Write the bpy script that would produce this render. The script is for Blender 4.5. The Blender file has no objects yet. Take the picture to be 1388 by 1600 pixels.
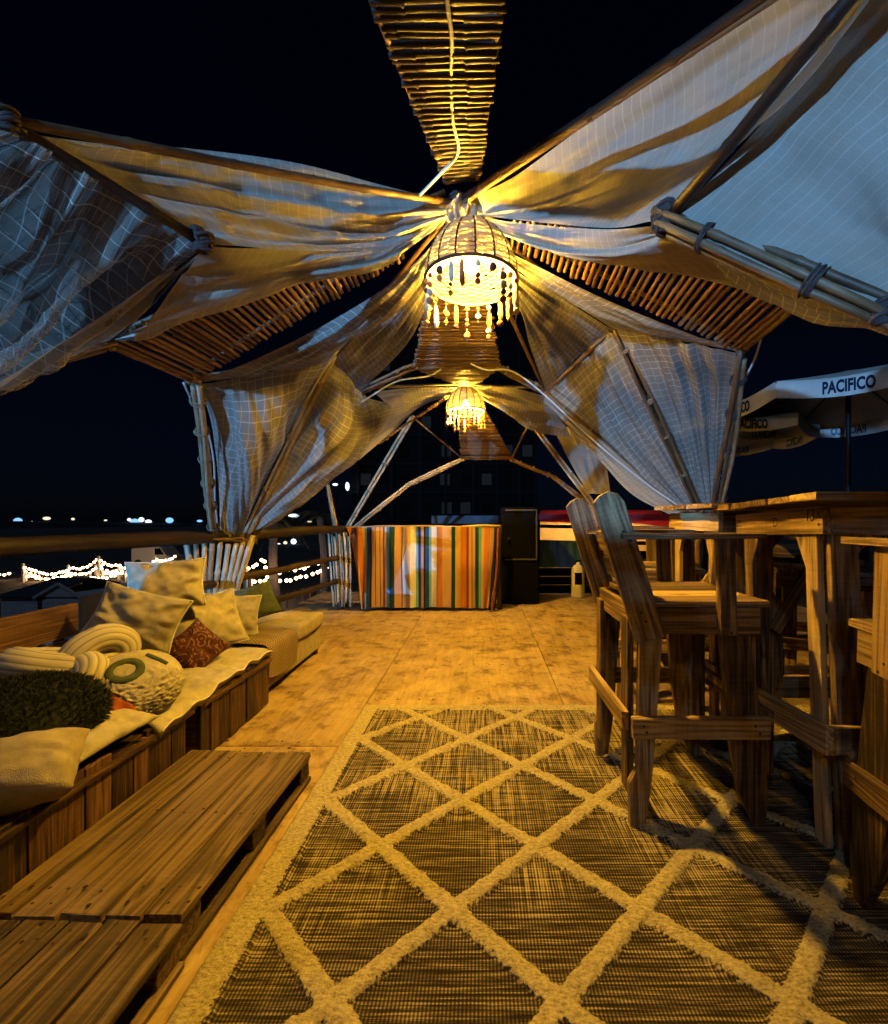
import bpy, bmesh, math, random
from mathutils import Vector, Matrix, noise
R = math.radians
rnd = random.Random(7)
sc = bpy.context.scene
COL = sc.collection

# ------------------------------------------------------------------ camera
CAM_H, F = 1.05, 694.0
cam_d = bpy.data.cameras.new('camera')
cam = bpy.data.objects.new('camera', cam_d)
COL.objects.link(cam)
cam.location = (0, 0, CAM_H)
cam.rotation_euler = (R(90), 0, 0)
cam_d.sensor_fit = 'HORIZONTAL'
cam_d.sensor_width = 36
cam_d.lens = 36 * F / 1388
cam_d.shift_x = -60 / 1388
cam_d.shift_y = 10 / 1388
cam_d.clip_start = 0.02
cam_d.clip_end = 2000
sc.camera = cam

# ------------------------------------------------------------------ night sky with faint moonlight
SUN_DIR = Vector((0.35, 0.55, -0.75)).normalized()
w = bpy.data.worlds.new('World')
sc.world = w
w.use_nodes = True
nt = w.node_tree
bg = nt.nodes['Background']
sky = nt.nodes.new('ShaderNodeTexSky')
sky.sky_type = 'NISHITA'
sky.sun_disc = False
sky.sun_elevation = math.asin(-SUN_DIR.z)
sky.sun_rotation = math.atan2(-SUN_DIR.x, -SUN_DIR.y)
tint = nt.nodes.new('ShaderNodeMix')
tint.data_type = 'RGBA'
tint.blend_type = 'MULTIPLY'
tint.inputs[0].default_value = 1
tint.inputs[7].default_value = (0.25, 0.4, 1.0, 1)
nt.links.new(sky.outputs[0], tint.inputs[6])
nt.links.new(tint.outputs[2], bg.inputs[0])
bg.inputs[1].default_value = 0.0009
sun_d = bpy.data.lights.new('moonlight', 'SUN')
sun_d.energy = 0.22
sun_d.angle = R(0.8)
sun_d.color = (0.33, 0.58, 1.0)
sun = bpy.data.objects.new('moonlight', sun_d)
COL.objects.link(sun)
sun.rotation_euler = SUN_DIR.to_track_quat('-Z', 'Y').to_euler()
sc.view_settings.view_transform = 'Standard'
sc.view_settings.look = 'None'
sc.view_settings.exposure = 0
sc.view_settings.gamma = 1
sc.view_settings.use_curve_mapping = False
sc.render.engine = 'CYCLES'
cy = sc.cycles
cy.use_denoising = True
cy.max_bounces = 6
cy.diffuse_bounces = 1
cy.glossy_bounces = 2
cy.transmission_bounces = 3
cy.transparent_max_bounces = 10
cy.sample_clamp_indirect = 3
cy.caustics_reflective = False
cy.caustics_refractive = False
LAMP = (1.0, 0.55, 0.05)
LAMP_S = 6500

# ------------------------------------------------------------------ helpers
def P(px, py, y):
    return Vector(((px - 754) / F * y, y, CAM_H - (py - 810) / F * y))

MATS = {}
def newmat(name):
    m = bpy.data.materials.new(name)
    m.use_nodes = True
    MATS[name] = m
    n = m.node_tree.nodes
    return m, n, m.node_tree.links, n['Principled BSDF']

def mth(n, l, op, a, b=None, c=None):
    d = n.new('ShaderNodeMath')
    d.operation = op
    for i, v in enumerate((a, b, c)):
        if v is None:
            continue
        if isinstance(v, (int, float)):
            d.inputs[i].default_value = v
        else:
            l.new(v, d.inputs[i])
    return d.outputs[0]

def ramp(n, l, fac, stops, interp='LINEAR'):
    r = n.new('ShaderNodeValToRGB')
    r.color_ramp.interpolation = interp
    e = r.color_ramp.elements
    while len(e) < len(stops):
        e.new(0.5)
    for k, (p, c) in enumerate(stops):
        e[k].position = p
        e[k].color = (*c, 1) if len(c) == 3 else c
    l.new(fac, r.inputs[0])
    return r.outputs[0]

def noi(n, l, vec, scale, detail=4, rough=0.55, dist=0.0):
    t = n.new('ShaderNodeTexNoise')
    t.inputs['Scale'].default_value = scale
    t.inputs['Detail'].default_value = detail
    t.inputs['Roughness'].default_value = rough
    t.inputs['Distortion'].default_value = dist
    if vec is not None:
        l.new(vec, t.inputs['Vector'])
    return t.outputs[0]

def mixc(n, l, fac, a, b, mode='MIX'):
    d = n.new('ShaderNodeMix')
    d.data_type = 'RGBA'
    d.blend_type = mode
    for sock, v in ((d.inputs[0], fac), (d.inputs[6], a), (d.inputs[7], b)):
        if isinstance(v, (int, float)):
            sock.default_value = v
        elif isinstance(v, tuple):
            sock.default_value = (*v, 1)
        else:
            l.new(v, sock)
    return d.outputs[2]

def objvec(n, l, scale, rand=True):
    tc = n.new('ShaderNodeTexCoord')
    mp = n.new('ShaderNodeMapping')
    mp.inputs['Scale'].default_value = scale
    l.new(tc.outputs['Object'], mp.inputs['Vector'])
    if rand:
        oi = n.new('ShaderNodeObjectInfo')
        cb = n.new('ShaderNodeCombineXYZ')
        r = mth(n, l, 'MULTIPLY', oi.outputs['Random'], 37.0)
        for i in range(3):
            l.new(r, cb.inputs[i])
        l.new(cb.outputs[0], mp.inputs['Location'])
        return mp.outputs[0], oi.outputs['Random']
    return mp.outputs[0], None

OBJVEC = objvec
def bump(n, l, bsdf, h, strength, dist=0.01):
    b = n.new('ShaderNodeBump')
    b.inputs['Strength'].default_value = strength
    b.inputs['Distance'].default_value = dist
    l.new(h, b.inputs['Height'])
    l.new(b.outputs[0], bsdf.inputs['Normal'])

def wood(name, dark, mid, light, grain=1.0, rough=0.62, knots=True, ring=26, upright=False):
    m, n, l, b = newmat(name)
    def objvec(n, l, sc_):
        return OBJVEC(n, l, (sc_[2], sc_[1], sc_[0]) if upright else sc_)
    v, rr = objvec(n, l, (0.5 * grain, 9 * grain, 9 * grain))
    big = noi(n, l, v, 1.2, 2, 0.5, 0.25)
    lines = mth(n, l, 'SINE', mth(n, l, 'MULTIPLY', big, ring * 2.6))
    v2, _ = objvec(n, l, (1.6 * grain, 48 * grain, 48 * grain))
    fine = noi(n, l, v2, 2.0, 6, 0.72)
    saw, _ = objvec(n, l, (130, 3, 3))
    f = mth(n, l, 'ADD', mth(n, l, 'MULTIPLY', lines, 0.10), mth(n, l, 'MULTIPLY', fine, 1.02))
    f = mth(n, l, 'ADD', f, mth(n, l, 'MULTIPLY', mth(n, l, 'SUBTRACT', noi(n, l, saw, 1.0, 2, 0.5), 0.5), 0.16))
    f = mth(n, l, 'ADD', f, mth(n, l, 'MULTIPLY', mth(n, l, 'SUBTRACT', rr, 0.5), 0.40))
    c = ramp(n, l, f, [(0.26, dark), (0.50, mid), (0.76, light)])
    vc_, _ = objvec(n, l, (0.7, 26, 26))
    crk = ramp(n, l, noi(n, l, vc_, 1.5, 3, 0.6), [(0.30, (1, 1, 1)), (0.345, (0, 0, 0))])
    c = mixc(n, l, mth(n, l, 'MULTIPLY', crk, 0.85), c, tuple(x * 0.3 for x in dark))
    if knots:
        v3, _ = objvec(n, l, (2.6, 7.5, 7.5))
        vo = n.new('ShaderNodeTexVoronoi')
        vo.inputs['Scale'].default_value = 1.5
        l.new(v3, vo.inputs['Vector'])
        kf = ramp(n, l, vo.outputs['Distance'], [(0.07, (1, 1, 1)), (0.17, (0, 0, 0))])
        c = mixc(n, l, mth(n, l, 'MULTIPLY', kf, 0.7), c, tuple(x * 0.45 for x in dark))
    # blotchy weathering
    v4, _ = objvec(n, l, (1.5, 3, 3))
    st = ramp(n, l, noi(n, l, v4, 2.4, 5, 0.6), [(0.35, (0.62, 0.6, 0.58)), (0.62, (1, 1, 1))])
    c = mixc(n, l, 0.75, c, st, 'MULTIPLY')
    l.new(c, b.inputs['Base Color'])
    b.inputs['Roughness'].default_value = rough
    bump(n, l, b, f, 0.5, 0.004)
    return m

for sfx, upr in (('', False), ('_upright', True)):
    wood('wood_chair' + sfx, (0.022, 0.012, 0.006), (0.18, 0.105, 0.045), (0.50, 0.335, 0.155), 1.1, upright=upr)
    wood('wood_table' + sfx, (0.045, 0.024, 0.011), (0.27, 0.165, 0.07), (0.62, 0.44, 0.22), 1.0, upright=upr)
wood('wood_crate', (0.014, 0.006, 0.004), (0.085, 0.036, 0.017), (0.23, 0.115, 0.052), 1.2)
wood('wood_pallet', (0.022, 0.012, 0.006), (0.10, 0.060, 0.028), (0.26, 0.17, 0.085), 0.9)
wood('wood_rail', (0.014, 0.007, 0.005), (0.035, 0.017, 0.010), (0.065, 0.034, 0.019), 0.7, knots=False)
wood('wood_dry', (0.16, 0.11, 0.07), (0.38, 0.30, 0.21), (0.58, 0.50, 0.38), 1.4, knots=False)

def bamboo(name, dark, mid, light):
    m, n, l, b = newmat(name)
    v, rr = objvec(n, l, (1.2, 1.2, 1.2))
    v2, _ = objvec(n, l, (5, 45, 45))
    a = noi(n, l, v, 5, 4, 0.6)
    s = noi(n, l, v2, 2.5, 4, 0.6)
    f = mth(n, l, 'ADD', mth(n, l, 'MULTIPLY', a, 0.55), mth(n, l, 'MULTIPLY', s, 0.45))
    f = mth(n, l, 'ADD', f, mth(n, l, 'MULTIPLY', mth(n, l, 'SUBTRACT', rr, 0.5), 0.30))
    c = ramp(n, l, f, [(0.28, dark), (0.5, mid), (0.75, light)])
    l.new(c, b.inputs['Base Color'])
    b.inputs['Roughness'].default_value = 0.48
    bump(n, l, b, s, 0.25, 0.003)
    return m
bamboo('bamboo', (0.05, 0.026, 0.012), (0.17, 0.10, 0.045), (0.36, 0.25, 0.13))
bamboo('bamboo_pale', (0.20, 0.14, 0.08), (0.44, 0.34, 0.21), (0.66, 0.56, 0.40))
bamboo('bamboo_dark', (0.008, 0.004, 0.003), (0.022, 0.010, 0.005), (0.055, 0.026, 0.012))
bamboo('bamboo_slat', (0.06, 0.03, 0.013), (0.18, 0.10, 0.042), (0.34, 0.21, 0.10))

# plywood
m, n, l, b = newmat('plywood')
v, rr = objvec(n, l, (1, 1, 1))
v2, _ = objvec(n, l, (22, 1.6, 5))
grain = noi(n, l, v2, 2.2, 5, 0.6, 0.8)
big = noi(n, l, v, 2.6, 7, 0.66, 0.9)
arcs = mth(n, l, 'ABSOLUTE', mth(n, l, 'SINE', mth(n, l, 'MULTIPLY', noi(n, l, v, 1.5, 2, 0.5, 1.2), 38)))
f = mth(n, l, 'ADD', mth(n, l, 'MULTIPLY', grain, 0.35), mth(n, l, 'MULTIPLY', big, 0.65))
c = ramp(n, l, f, [(0.30, (0.17, 0.10, 0.045)), (0.46, (0.40, 0.265, 0.12)), (0.68, (0.60, 0.44, 0.23))])
af = ramp(n, l, arcs, [(0.0, (0.68, 0.62, 0.55)), (0.22, (1, 1, 1))])
c = mixc(n, l, 0.5, c, af, 'MULTIPLY')
scuff, _ = objvec(n, l, (9, 1.4, 1))
sf = ramp(n, l, noi(n, l, scuff, 3, 6, 0.75), [(0.34, (0.5, 0.44, 0.38)), (0.45, (1, 1, 1))])
c = mixc(n, l, 0.55, c, sf, 'MULTIPLY')
spots = ramp(n, l, noi(n, l, v, 7, 6, 0.7), [(0.34, (0.26, 0.18, 0.12)), (0.50, (1, 1, 1))])
c = mixc(n, l, 0.85, c, spots, 'MULTIPLY')
l.new(c, b.inputs['Base Color'])
b.inputs['Roughness'].default_value = 0.6
bump(n, l, b, f, 0.35, 0.006)

# sheer gauze with a windowpane of thicker threads
def gauze(name, col, alpha_cell, alpha_line, spacing=0.043, line=0.05, lstr=0.45, cross=0.75, transl=0.34):
    m, n, l, b = newmat(name)
    n.remove(b)
    uv = n.new('ShaderNodeUVMap')
    dn = n.new('ShaderNodeTexNoise')
    dn.inputs['Scale'].default_value = 4
    l.new(uv.outputs[0], dn.inputs['Vector'])
    add = n.new('ShaderNodeVectorMath')
    add.operation = 'MULTIPLY_ADD'
    l.new(dn.outputs['Color'], add.inputs[0])
    add.inputs[1].default_value = (0.03, 0.03, 0)
    l.new(uv.outputs[0], add.inputs[2])
    sep = n.new('ShaderNodeSeparateXYZ')
    l.new(add.outputs[0], sep.inputs[0])
    def ln(o, s):
        t = mth(n, l, 'PINGPONG', mth(n, l, 'DIVIDE', o, s), 0.5)
        return mth(n, l, 'LESS_THAN', t, line)
    lines = mth(n, l, 'MAXIMUM', ln(sep.outputs[0], spacing), mth(n, l, 'MULTIPLY', ln(sep.outputs[1], spacing * 0.9), cross))
    patch = ramp(n, l, noi(n, l, uv.outputs[0], 2.6, 3, 0.6), [(0.36, (0.40, 0.40, 0.40)), (0.60, (1, 1, 1))])
    lines = mth(n, l, 'MULTIPLY', lines, patch)
    tex = noi(n, l, uv.outputs[0], 420, 2, 0.7)
    big = noi(n, l, uv.outputs[0], 1.7, 3, 0.6)
    cc = ramp(n, l, tex, [(0.3, tuple(x * 0.72 for x in col)), (0.7, col)])
    stain = ramp(n, l, noi(n, l, uv.outputs[0], 5, 5, 0.65), [(0.35, (0.8, 0.77, 0.72)), (0.6, (1, 1, 1))])
    cc = mixc(n, l, 0.7, cc, stain, 'MULTIPLY')
    cc = mixc(n, l, mth(n, l, 'MULTIPLY', lines, lstr), cc, (0.92, 0.89, 0.82))
    d = n.new('ShaderNodeBsdfDiffuse')
    t = n.new('ShaderNodeBsdfTranslucent')
    l.new(cc, d.inputs[0])
    l.new(cc, t.inputs[0])
    ms = n.new('ShaderNodeMixShader')
    ms.inputs[0].default_value = transl
    l.new(d.outputs[0], ms.inputs[1])
    l.new(t.outputs[0], ms.inputs[2])
    tr = n.new('ShaderNodeBsdfTransparent')
    a0 = mth(n, l, 'ADD', alpha_cell - 0.12, mth(n, l, 'MULTIPLY', big, 0.24))
    al = mth(n, l, 'ADD', mth(n, l, 'MULTIPLY', lines, alpha_line - alpha_cell), a0)
    al = mth(n, l, 'MINIMUM', al, 1.0)
    m2 = n.new('ShaderNodeMixShader')
    l.new(al, m2.inputs[0])
    l.new(tr.outputs[0], m2.inputs[1])
    l.new(ms.outputs[0], m2.inputs[2])
    l.new(m2.outputs[0], n['Material Output'].inputs[0])
    return m
gauze('gauze', (0.60, 0.56, 0.48), 0.70, 1.0, 0.043, 0.05, 0.6)
gauze('gauze_sheer', (0.60, 0.55, 0.46), 0.44, 0.97, 0.043, 0.036, 0.5)
gauze('gauze_dense', (0.64, 0.59, 0.48), 0.93, 1.0, 0.030, 0.06, 0.24, 0.22)

gauze('gauze_shaded', (0.62, 0.56, 0.45), 0.92, 1.0, 0.038, 0.045, 0.34, 0.6, 0.12)  # shade put into the cloth: translucency cut so floodlight stays off these panels

def plain(name, col, rough=0.7, var=0.25, scale=9, bmp=0.0, bscale=60, spec=0.3, metal=0, emit=None, es=0):
    m, n, l, b = newmat(name)
    v, rr = objvec(n, l, (1, 1, 1))
    f = noi(n, l, v, scale, 5, 0.6)
    c = ramp(n, l, f, [(0.3, tuple(x * (1 - var) for x in col)), (0.7, tuple(min(1, x * (1 + var * 0.6)) for x in col))])
    l.new(c, b.inputs['Base Color'])
    b.inputs['Roughness'].default_value = rough
    b.inputs['Specular IOR Level'].default_value = spec
    b.inputs['Metallic'].default_value = metal
    if bmp:
        bump(n, l, b, noi(n, l, v, bscale, 4, 0.65), bmp, 0.004)
    if emit:
        b.inputs['Emission Color'].default_value = (*emit, 1)
        b.inputs['Emission Strength'].default_value = es
    return m
plain('cloth_cream', (0.56, 0.49, 0.34), 0.95, 0.24, 22, 0.9, 420, spec=0.05)
plain('cloth_sand', (0.46, 0.38, 0.25), 0.95, 0.24, 20, 0.9, 380, spec=0.05)
plain('cloth_piping', (0.75, 0.68, 0.52), 0.9, 0.1)
plain('cloth_sofa', (0.46, 0.38, 0.24), 0.92, 0.2, 20, 0.6, 320)
plain('cloth_rust', (0.36, 0.08, 0.035), 0.9, 0.3, 12, 0.4, 200)
plain('cloth_black', (0.012, 0.012, 0.014), 0.9, 0.3)
plain('cloth_green', (0.09, 0.11, 0.055), 0.95, 0.3, 30, 0.6, 120)
plain('shag', (0.022, 0.027, 0.018), 0.8, 0.5, 40)
plain('rope', (0.34, 0.25, 0.15), 0.9, 0.3, 60, 0.5, 200)
plain('rope_dark', (0.07, 0.055, 0.05), 0.9, 0.3, 60, 0.5, 200)
plain('cable_white', (0.80, 0.80, 0.78), 0.45, 0.05)
plain('rib_dark', (0.07, 0.03, 0.015), 0.7, 0.2)
plain('tassel_cream', (0.70, 0.60, 0.42), 0.8, 0.15, 40)
plain('tassel_orange', (0.62, 0.20, 0.06), 0.8, 0.2, 40)
plain('bead_dark', (0.10, 0.03, 0.025), 0.35, 0.2)
plain('black_paint', (0.003, 0.003, 0.004), 0.9, 0.2, spec=0.05)
plain('screw', (0.035, 0.022, 0.014), 0.6, 0.2)
plain('deck_base', (0.05, 0.032, 0.02), 0.9, 0.3)
plain('white_paint', (0.62, 0.60, 0.56), 0.6, 0.12, 5)
plain('roof_dark', (0.05, 0.05, 0.055), 0.8, 0.2)
plain('post_white', (0.6, 0.56, 0.5), 0.7, 0.1)
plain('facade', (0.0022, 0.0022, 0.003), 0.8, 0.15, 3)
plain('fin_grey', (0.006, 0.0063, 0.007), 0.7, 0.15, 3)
plain('umbrella_cloth', (0.70, 0.66, 0.58), 0.85, 0.10, 6, 0.3, 200)
plain('print_navy', (0.010, 0.014, 0.05), 0.8, 0.1)
plain('print_blue', (0.08, 0.17, 0.30), 0.8, 0.1)
plain('metal_dark', (0.02, 0.02, 0.022), 0.5, 0.2, metal=0.6)
plain('ink', (0.02, 0.015, 0.012), 0.8, 0.1)
plain('extinguisher', (0.78, 0.72, 0.52), 0.35, 0.05)
plain('stall_wall', (0.55, 0.38, 0.14), 0.8, 0.2, 4)
plain('tarp_blue', (0.03, 0.09, 0.26), 0.7, 0.3, 5)
plain('banner_grey', (0.12, 0.13, 0.15), 0.8, 0.3, 8)
plain('palm_trunk', (0.18, 0.13, 0.09), 0.9, 0.3, 20)
plain('palm_leaf', (0.07, 0.075, 0.03), 0.7, 0.4, 12)
plain('hill', (0.010, 0.010, 0.013), 0.95, 0.3, 0.05)

# translucent red canopy of the stall
m, n, l, b = newmat('awning_red')
b.inputs['Base Color'].default_value = (0.72, 0.10, 0.11, 1)
b.inputs['Roughness'].default_value = 0.8
tl = n.new('ShaderNodeBsdfTranslucent')
tl.inputs[0].default_value = (0.95, 0.22, 0.20, 1)
mx = n.new('ShaderNodeMixShader')
mx.inputs[0].default_value = 0.6
l.new(b.outputs[0], mx.inputs[1])
l.new(tl.outputs[0], mx.inputs[2])
l.new(mx.outputs[0], n['Material Output'].inputs[0])

def emis(name, col, s):
    m, n, l, b = newmat(name)
    n.remove(b)
    e = n.new('ShaderNodeEmission')
    e.inputs[0].default_value = (*col, 1)
    e.inputs[1].default_value = s
    l.new(e.outputs[0], n['Material Output'].inputs[0])
    return m
emis('bulb', LAMP, LAMP_S)
emis('bulb_dim', LAMP, LAMP_S * 0.16)
emis('stall_tube', (1.0, 0.60, 0.22), 130)
emis('bulb_far', (1.0, 0.62, 0.25), 40)
emis('festoon', (1.0, 0.60, 0.28), 16)
emis('far_white', (0.75, 0.88, 1.0), 2.2)
emis('far_blue', (0.22, 0.50, 1.0), 1.5)
emis('far_warm', (1.0, 0.82, 0.55), 1.3)
emis('window_dim', (0.35, 0.45, 0.6), 0.022)
emis('window_dark', (0.2, 0.25, 0.35), 0.0035)
emis('panel_light', (1.0, 0.72, 0.36), 6)

# woven shade strands: pale translucent fibre
m, n, l, b = newmat('shade_fibre')
b.inputs['Base Color'].default_value = (0.80, 0.66, 0.42, 1)
b.inputs['Roughness'].default_value = 0.8
tl = n.new('ShaderNodeBsdfTranslucent')
tl.inputs[0].default_value = (0.92, 0.80, 0.55, 1)
mx = n.new('ShaderNodeMixShader')
mx.inputs[0].default_value = 0.78
l.new(b.outputs[0], mx.inputs[1])
l.new(tl.outputs[0], mx.inputs[2])
l.new(mx.outputs[0], n['Material Output'].inputs[0])

# sand
m, n, l, b = newmat('sand')
tc = n.new('ShaderNodeTexCoord')
c = ramp(n, l, noi(n, l, tc.outputs['Object'], 0.6, 8, 0.7), [(0.3, (0.035, 0.027, 0.021)), (0.7, (0.11, 0.085, 0.062))])
l.new(c, b.inputs['Base Color'])
b.inputs['Roughness'].default_value = 0.95

# ---- basic object plumbing
WORLD = {}
def tag(o, label=None, cat=None, group=None, kind=None):
    if label: o['label'] = label
    if cat: o['category'] = cat
    if group: o['group'] = group
    if kind: o['kind'] = kind
    return o

def thing(name, label, cat, loc, rz=0, group=None):
    o = bpy.data.objects.new(name, None)
    COL.objects.link(o)
    o.empty_display_size = 0.1
    o.location = loc
    o.rotation_euler = (0, 0, rz)
    WORLD[o.name] = Matrix.Translation(loc) @ Matrix.Rotation(rz, 4, 'Z')
    return tag(o, label, cat, group)

def link(name, me, mat, parent=None, M=None):
    o = bpy.data.objects.new(name, me)
    COL.objects.link(o)
    if mat and not me.materials:
        me.materials.append(MATS[mat])
    M = M or Matrix.Identity(4)
    WORLD[o.name] = M
    if parent:
        o.parent = parent
        o.matrix_parent_inverse = WORLD[parent.name].inverted()
    o.matrix_basis = M
    return o

def copy_tree(o, parent=None):
    c = o.copy()
    COL.objects.link(c)
    WORLD[c.name] = WORLD[o.name]
    if parent:
        c.parent = parent
        c.matrix_parent_inverse = o.matrix_parent_inverse.copy()
    for ch in [x for x in bpy.data.objects if x.parent == o]:
        copy_tree(ch, c)
    return c

def place(o, loc, rz=0, rx=0, ry=0):
    o.location = loc
    o.rotation_euler = (rx, ry, rz)

def mesh(name, vs, fs, smooth=False, uvs=None):
    me = bpy.data.meshes.new(name)
    me.from_pydata([tuple(v) for v in vs], [], fs)
    if smooth:
        me.polygons.foreach_set('use_smooth', [True] * len(me.polygons))
    if uvs:
        ul = me.uv_layers.new(name='UVMap')
        flat = []
        for lp in me.loops:
            flat.extend(uvs[lp.vertex_index])
        ul.data.foreach_set('uv', flat)
    me.update()
    return me

def bm_mesh(bm, name, smooth=False):
    me = bpy.data.meshes.new(name)
    bm.to_mesh(me)
    bm.free()
    if smooth:
        me.polygons.foreach_set('use_smooth', [True] * len(me.polygons))
    return me

def box_me(name, sx, sy, sz, bev=0.004, jit=0.0, seed=0):
    bm = bmesh.new()
    bmesh.ops.create_cube(bm, size=1)
    bmesh.ops.scale(bm, vec=(sx, sy, sz), verts=bm.verts)
    if bev:
        bmesh.ops.bevel(bm, geom=list(bm.edges), offset=bev, segments=1, affect='EDGES', profile=0.5)
    if jit:
        r = random.Random(seed)
        for v in bm.verts:
            v.co += Vector((r.uniform(-jit, jit), r.uniform(-jit, jit), r.uniform(-jit, jit)))
    return bm_mesh(bm, name)

def frame_matrix(p, xdir, up=Vector((0, 0, 1))):
    x = xdir.normalized()
    if abs(x.dot(up)) > 0.98:
        up = Vector((0, 1, 0))
    y = up.cross(x).normalized()
    z = x.cross(y).normalized()
    return Matrix(((x.x, y.x, z.x, p.x), (x.y, y.y, z.y, p.y), (x.z, y.z, z.z, p.z), (0, 0, 0, 1)))

_s = [0]
def plank(name, p0, p1, width, thick, mat, parent=None, up=(0, 0, 1), bev=0.0018, jit=0.0016):
    """box from p0 to p1; 'thick' along up, 'width' across"""
    p0, p1 = Vector(p0), Vector(p1)
    d = p1 - p0
    _s[0] += 1
    me = box_me(name, d.length, width, thick, bev, jit, _s[0])
    return link(name, me, mat, parent, frame_matrix((p0 + p1) / 2, d, Vector(up)))

def catmull(pts, nseg):
    pts = [Vector(p) for p in pts]
    if len(pts) == 2:
        return [pts[0].lerp(pts[1], i / nseg) for i in range(nseg + 1)]
    # parametrise by chord length
    L = [0]
    for a, b2 in zip(pts, pts[1:]):
        L.append(L[-1] + max(1e-6, (b2 - a).length))
    out = []
    for i in range(nseg + 1):
        s = L[-1] * i / nseg
        k = 0
        while k < len(pts) - 2 and s > L[k + 1]:
            k += 1
        t = (s - L[k]) / (L[k + 1] - L[k])
        a, b2 = pts[k], pts[k + 1]
        pm = pts[k - 1] if k > 0 else a * 2 - b2
        pn = pts[k + 2] if k + 2 < len(pts) else b2 * 2 - a
        out.append(0.5 * ((2 * a) + (b2 - pm) * t + (2 * pm - 5 * a + 4 * b2 - pn) * t * t + (3 * a - pm - 3 * b2 + pn) * t ** 3))
    return out

def sweep(name, pts, radii, sides=8, closed=False, caps=True, base=None):
    """tube mesh along points (local to base)"""
    vs, fs = [], []
    n_ = len(pts)
    up = None
    base = base or Vector((0, 0, 0))
    for i, p in enumerate(pts):
        a = pts[(i - 1) % n_] if (closed or i > 0) else pts[i]
        c_ = pts[(i + 1) % n_] if (closed or i < n_ - 1) else pts[i]
        t = (c_ - a)
        t = t.normalized() if t.length > 1e-9 else Vector((0, 0, 1))
        if up is None:
            up = t.orthogonal().normalized()
        up = (up - t * up.dot(t))
        up = up.normalized() if up.length > 1e-6 else t.orthogonal().normalized()
        s = t.cross(up)
        r = radii[i] if isinstance(radii, (list, tuple)) else radii
        for k in range(sides):
            a_ = 2 * math.pi * k / sides
            vs.append(p - base + (up * math.cos(a_) + s * math.sin(a_)) * r)
    m_ = n_ if closed else n_ - 1
    for i in range(m_):
        for k in range(sides):
            i2 = (i + 1) % n_
            fs.append((i * sides + k, i * sides + (k + 1) % sides, i2 * sides + (k + 1) % sides, i2 * sides + k))
    if caps and not closed:
        fs.append(tuple(range(sides))[::-1])
        fs.append(tuple(range((n_ - 1) * sides, n_ * sides)))
    return vs, fs

def tube(name, pts, r, mat, parent=None, sides=8, seg=24, smooth=True, closed=False):
    pp = catmull(pts, seg) if not closed else [Vector(p) for p in pts]
    vs, fs = sweep(name, pp, r, sides, closed)
    return link(name, mesh(name, vs, fs, smooth), mat, parent)

def cane(name, p0, p1, r, mat='bamboo', parent=None, bend=0.0, seed=0, taper=0.12, gap=0.24):
    """bamboo pole in a local frame with swollen nodes, slightly crooked"""
    p0, p1 = Vector(p0), Vector(p1)
    d = p1 - p0
    L = d.length
    rr = random.Random(seed * 13 + 5)
    pts, rad = [], []
    x = 0.0
    nodes = []
    xx = rr.uniform(0.05, gap)
    while xx < L:
        nodes.append(xx)
        xx += gap * rr.uniform(0.8, 1.2)
    stations = [(0, 1.0)]
    for q in nodes:
        for dx, s in ((-0.018, 0.98), (-0.004, 1.16), (0.006, 1.02), (0.014, 0.97)):
            if 0 < q + dx < L:
                stations.append((q + dx, s))
    stations.append((L, 1.0))
    stations.sort()
    by, bz = rr.uniform(-1, 1), rr.uniform(-1, 1)
    for x, s in stations:
        t = x / L
        k = math.sin(math.pi * t)
        pts.append(Vector((x - L / 2, by * bend * k + 0.3 * bend * math.sin(7 * t + seed), bz * bend * k)))
        rad.append(r * s * (1 + taper * (0.5 - t)))
    vs, fs = sweep(name, pts, rad, 8)
    return link(name, mesh(name, vs, fs, True), mat, parent, frame_matrix((p0 + p1) / 2, d))

def lashing(p, axis, r, mat='rope', parent=None, turns=5, wire=0.005, pitch=None, seed=0, name='rope_lashing'):
    axis = Vector(axis).normalized()
    a = axis.orthogonal().normalized()
    b2 = axis.cross(a)
    rr = random.Random(seed)
    n_ = turns * 10
    pitch = pitch or wire * 1.9
    pts = []
    for i in range(n_ + 1):
        t = i / n_
        th = 2 * math.pi * turns * t
        q = r * (1 + 0.10 * math.sin(3 * th / turns + seed) + rr.uniform(-0.05, 0.05))
        pts.append(a * math.cos(th) * q + b2 * math.sin(th) * q + axis * ((t - 0.5) * pitch * turns + rr.uniform(-1, 1) * wire * 0.5))
    vs, fs = sweep(name, pts, wire, 5)
    return link(name, mesh(name, vs, fs, True), mat, parent, Matrix.Translation(p))

def knot(p, r, mat, parent, seed=0, name='knot'):
    """messy ball of wound rope"""
    rr = random.Random(seed)
    pts = []
    ax1, ax2 = rr.uniform(0, 6), rr.uniform(0, 6)
    for i in range(150):
        t = i / 150
        th = 2 * math.pi * 13 * t
        ph = 2 * math.pi * 5 * t + ax1
        q = r * (0.85 + 0.25 * math.sin(9 * t * 6 + ax2) * 0.6)
        pts.append(Vector((q * math.cos(th) * (0.6 + 0.4 * math.cos(ph)), q * math.sin(th) * (0.7 + 0.3 * math.sin(ph)), q * math.sin(ph) * 0.8)))
    vs, fs = sweep(name, pts, r * 0.16, 5)
    return link(name, mesh(name, vs, fs, True), mat, parent, Matrix.Translation(p))

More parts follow.
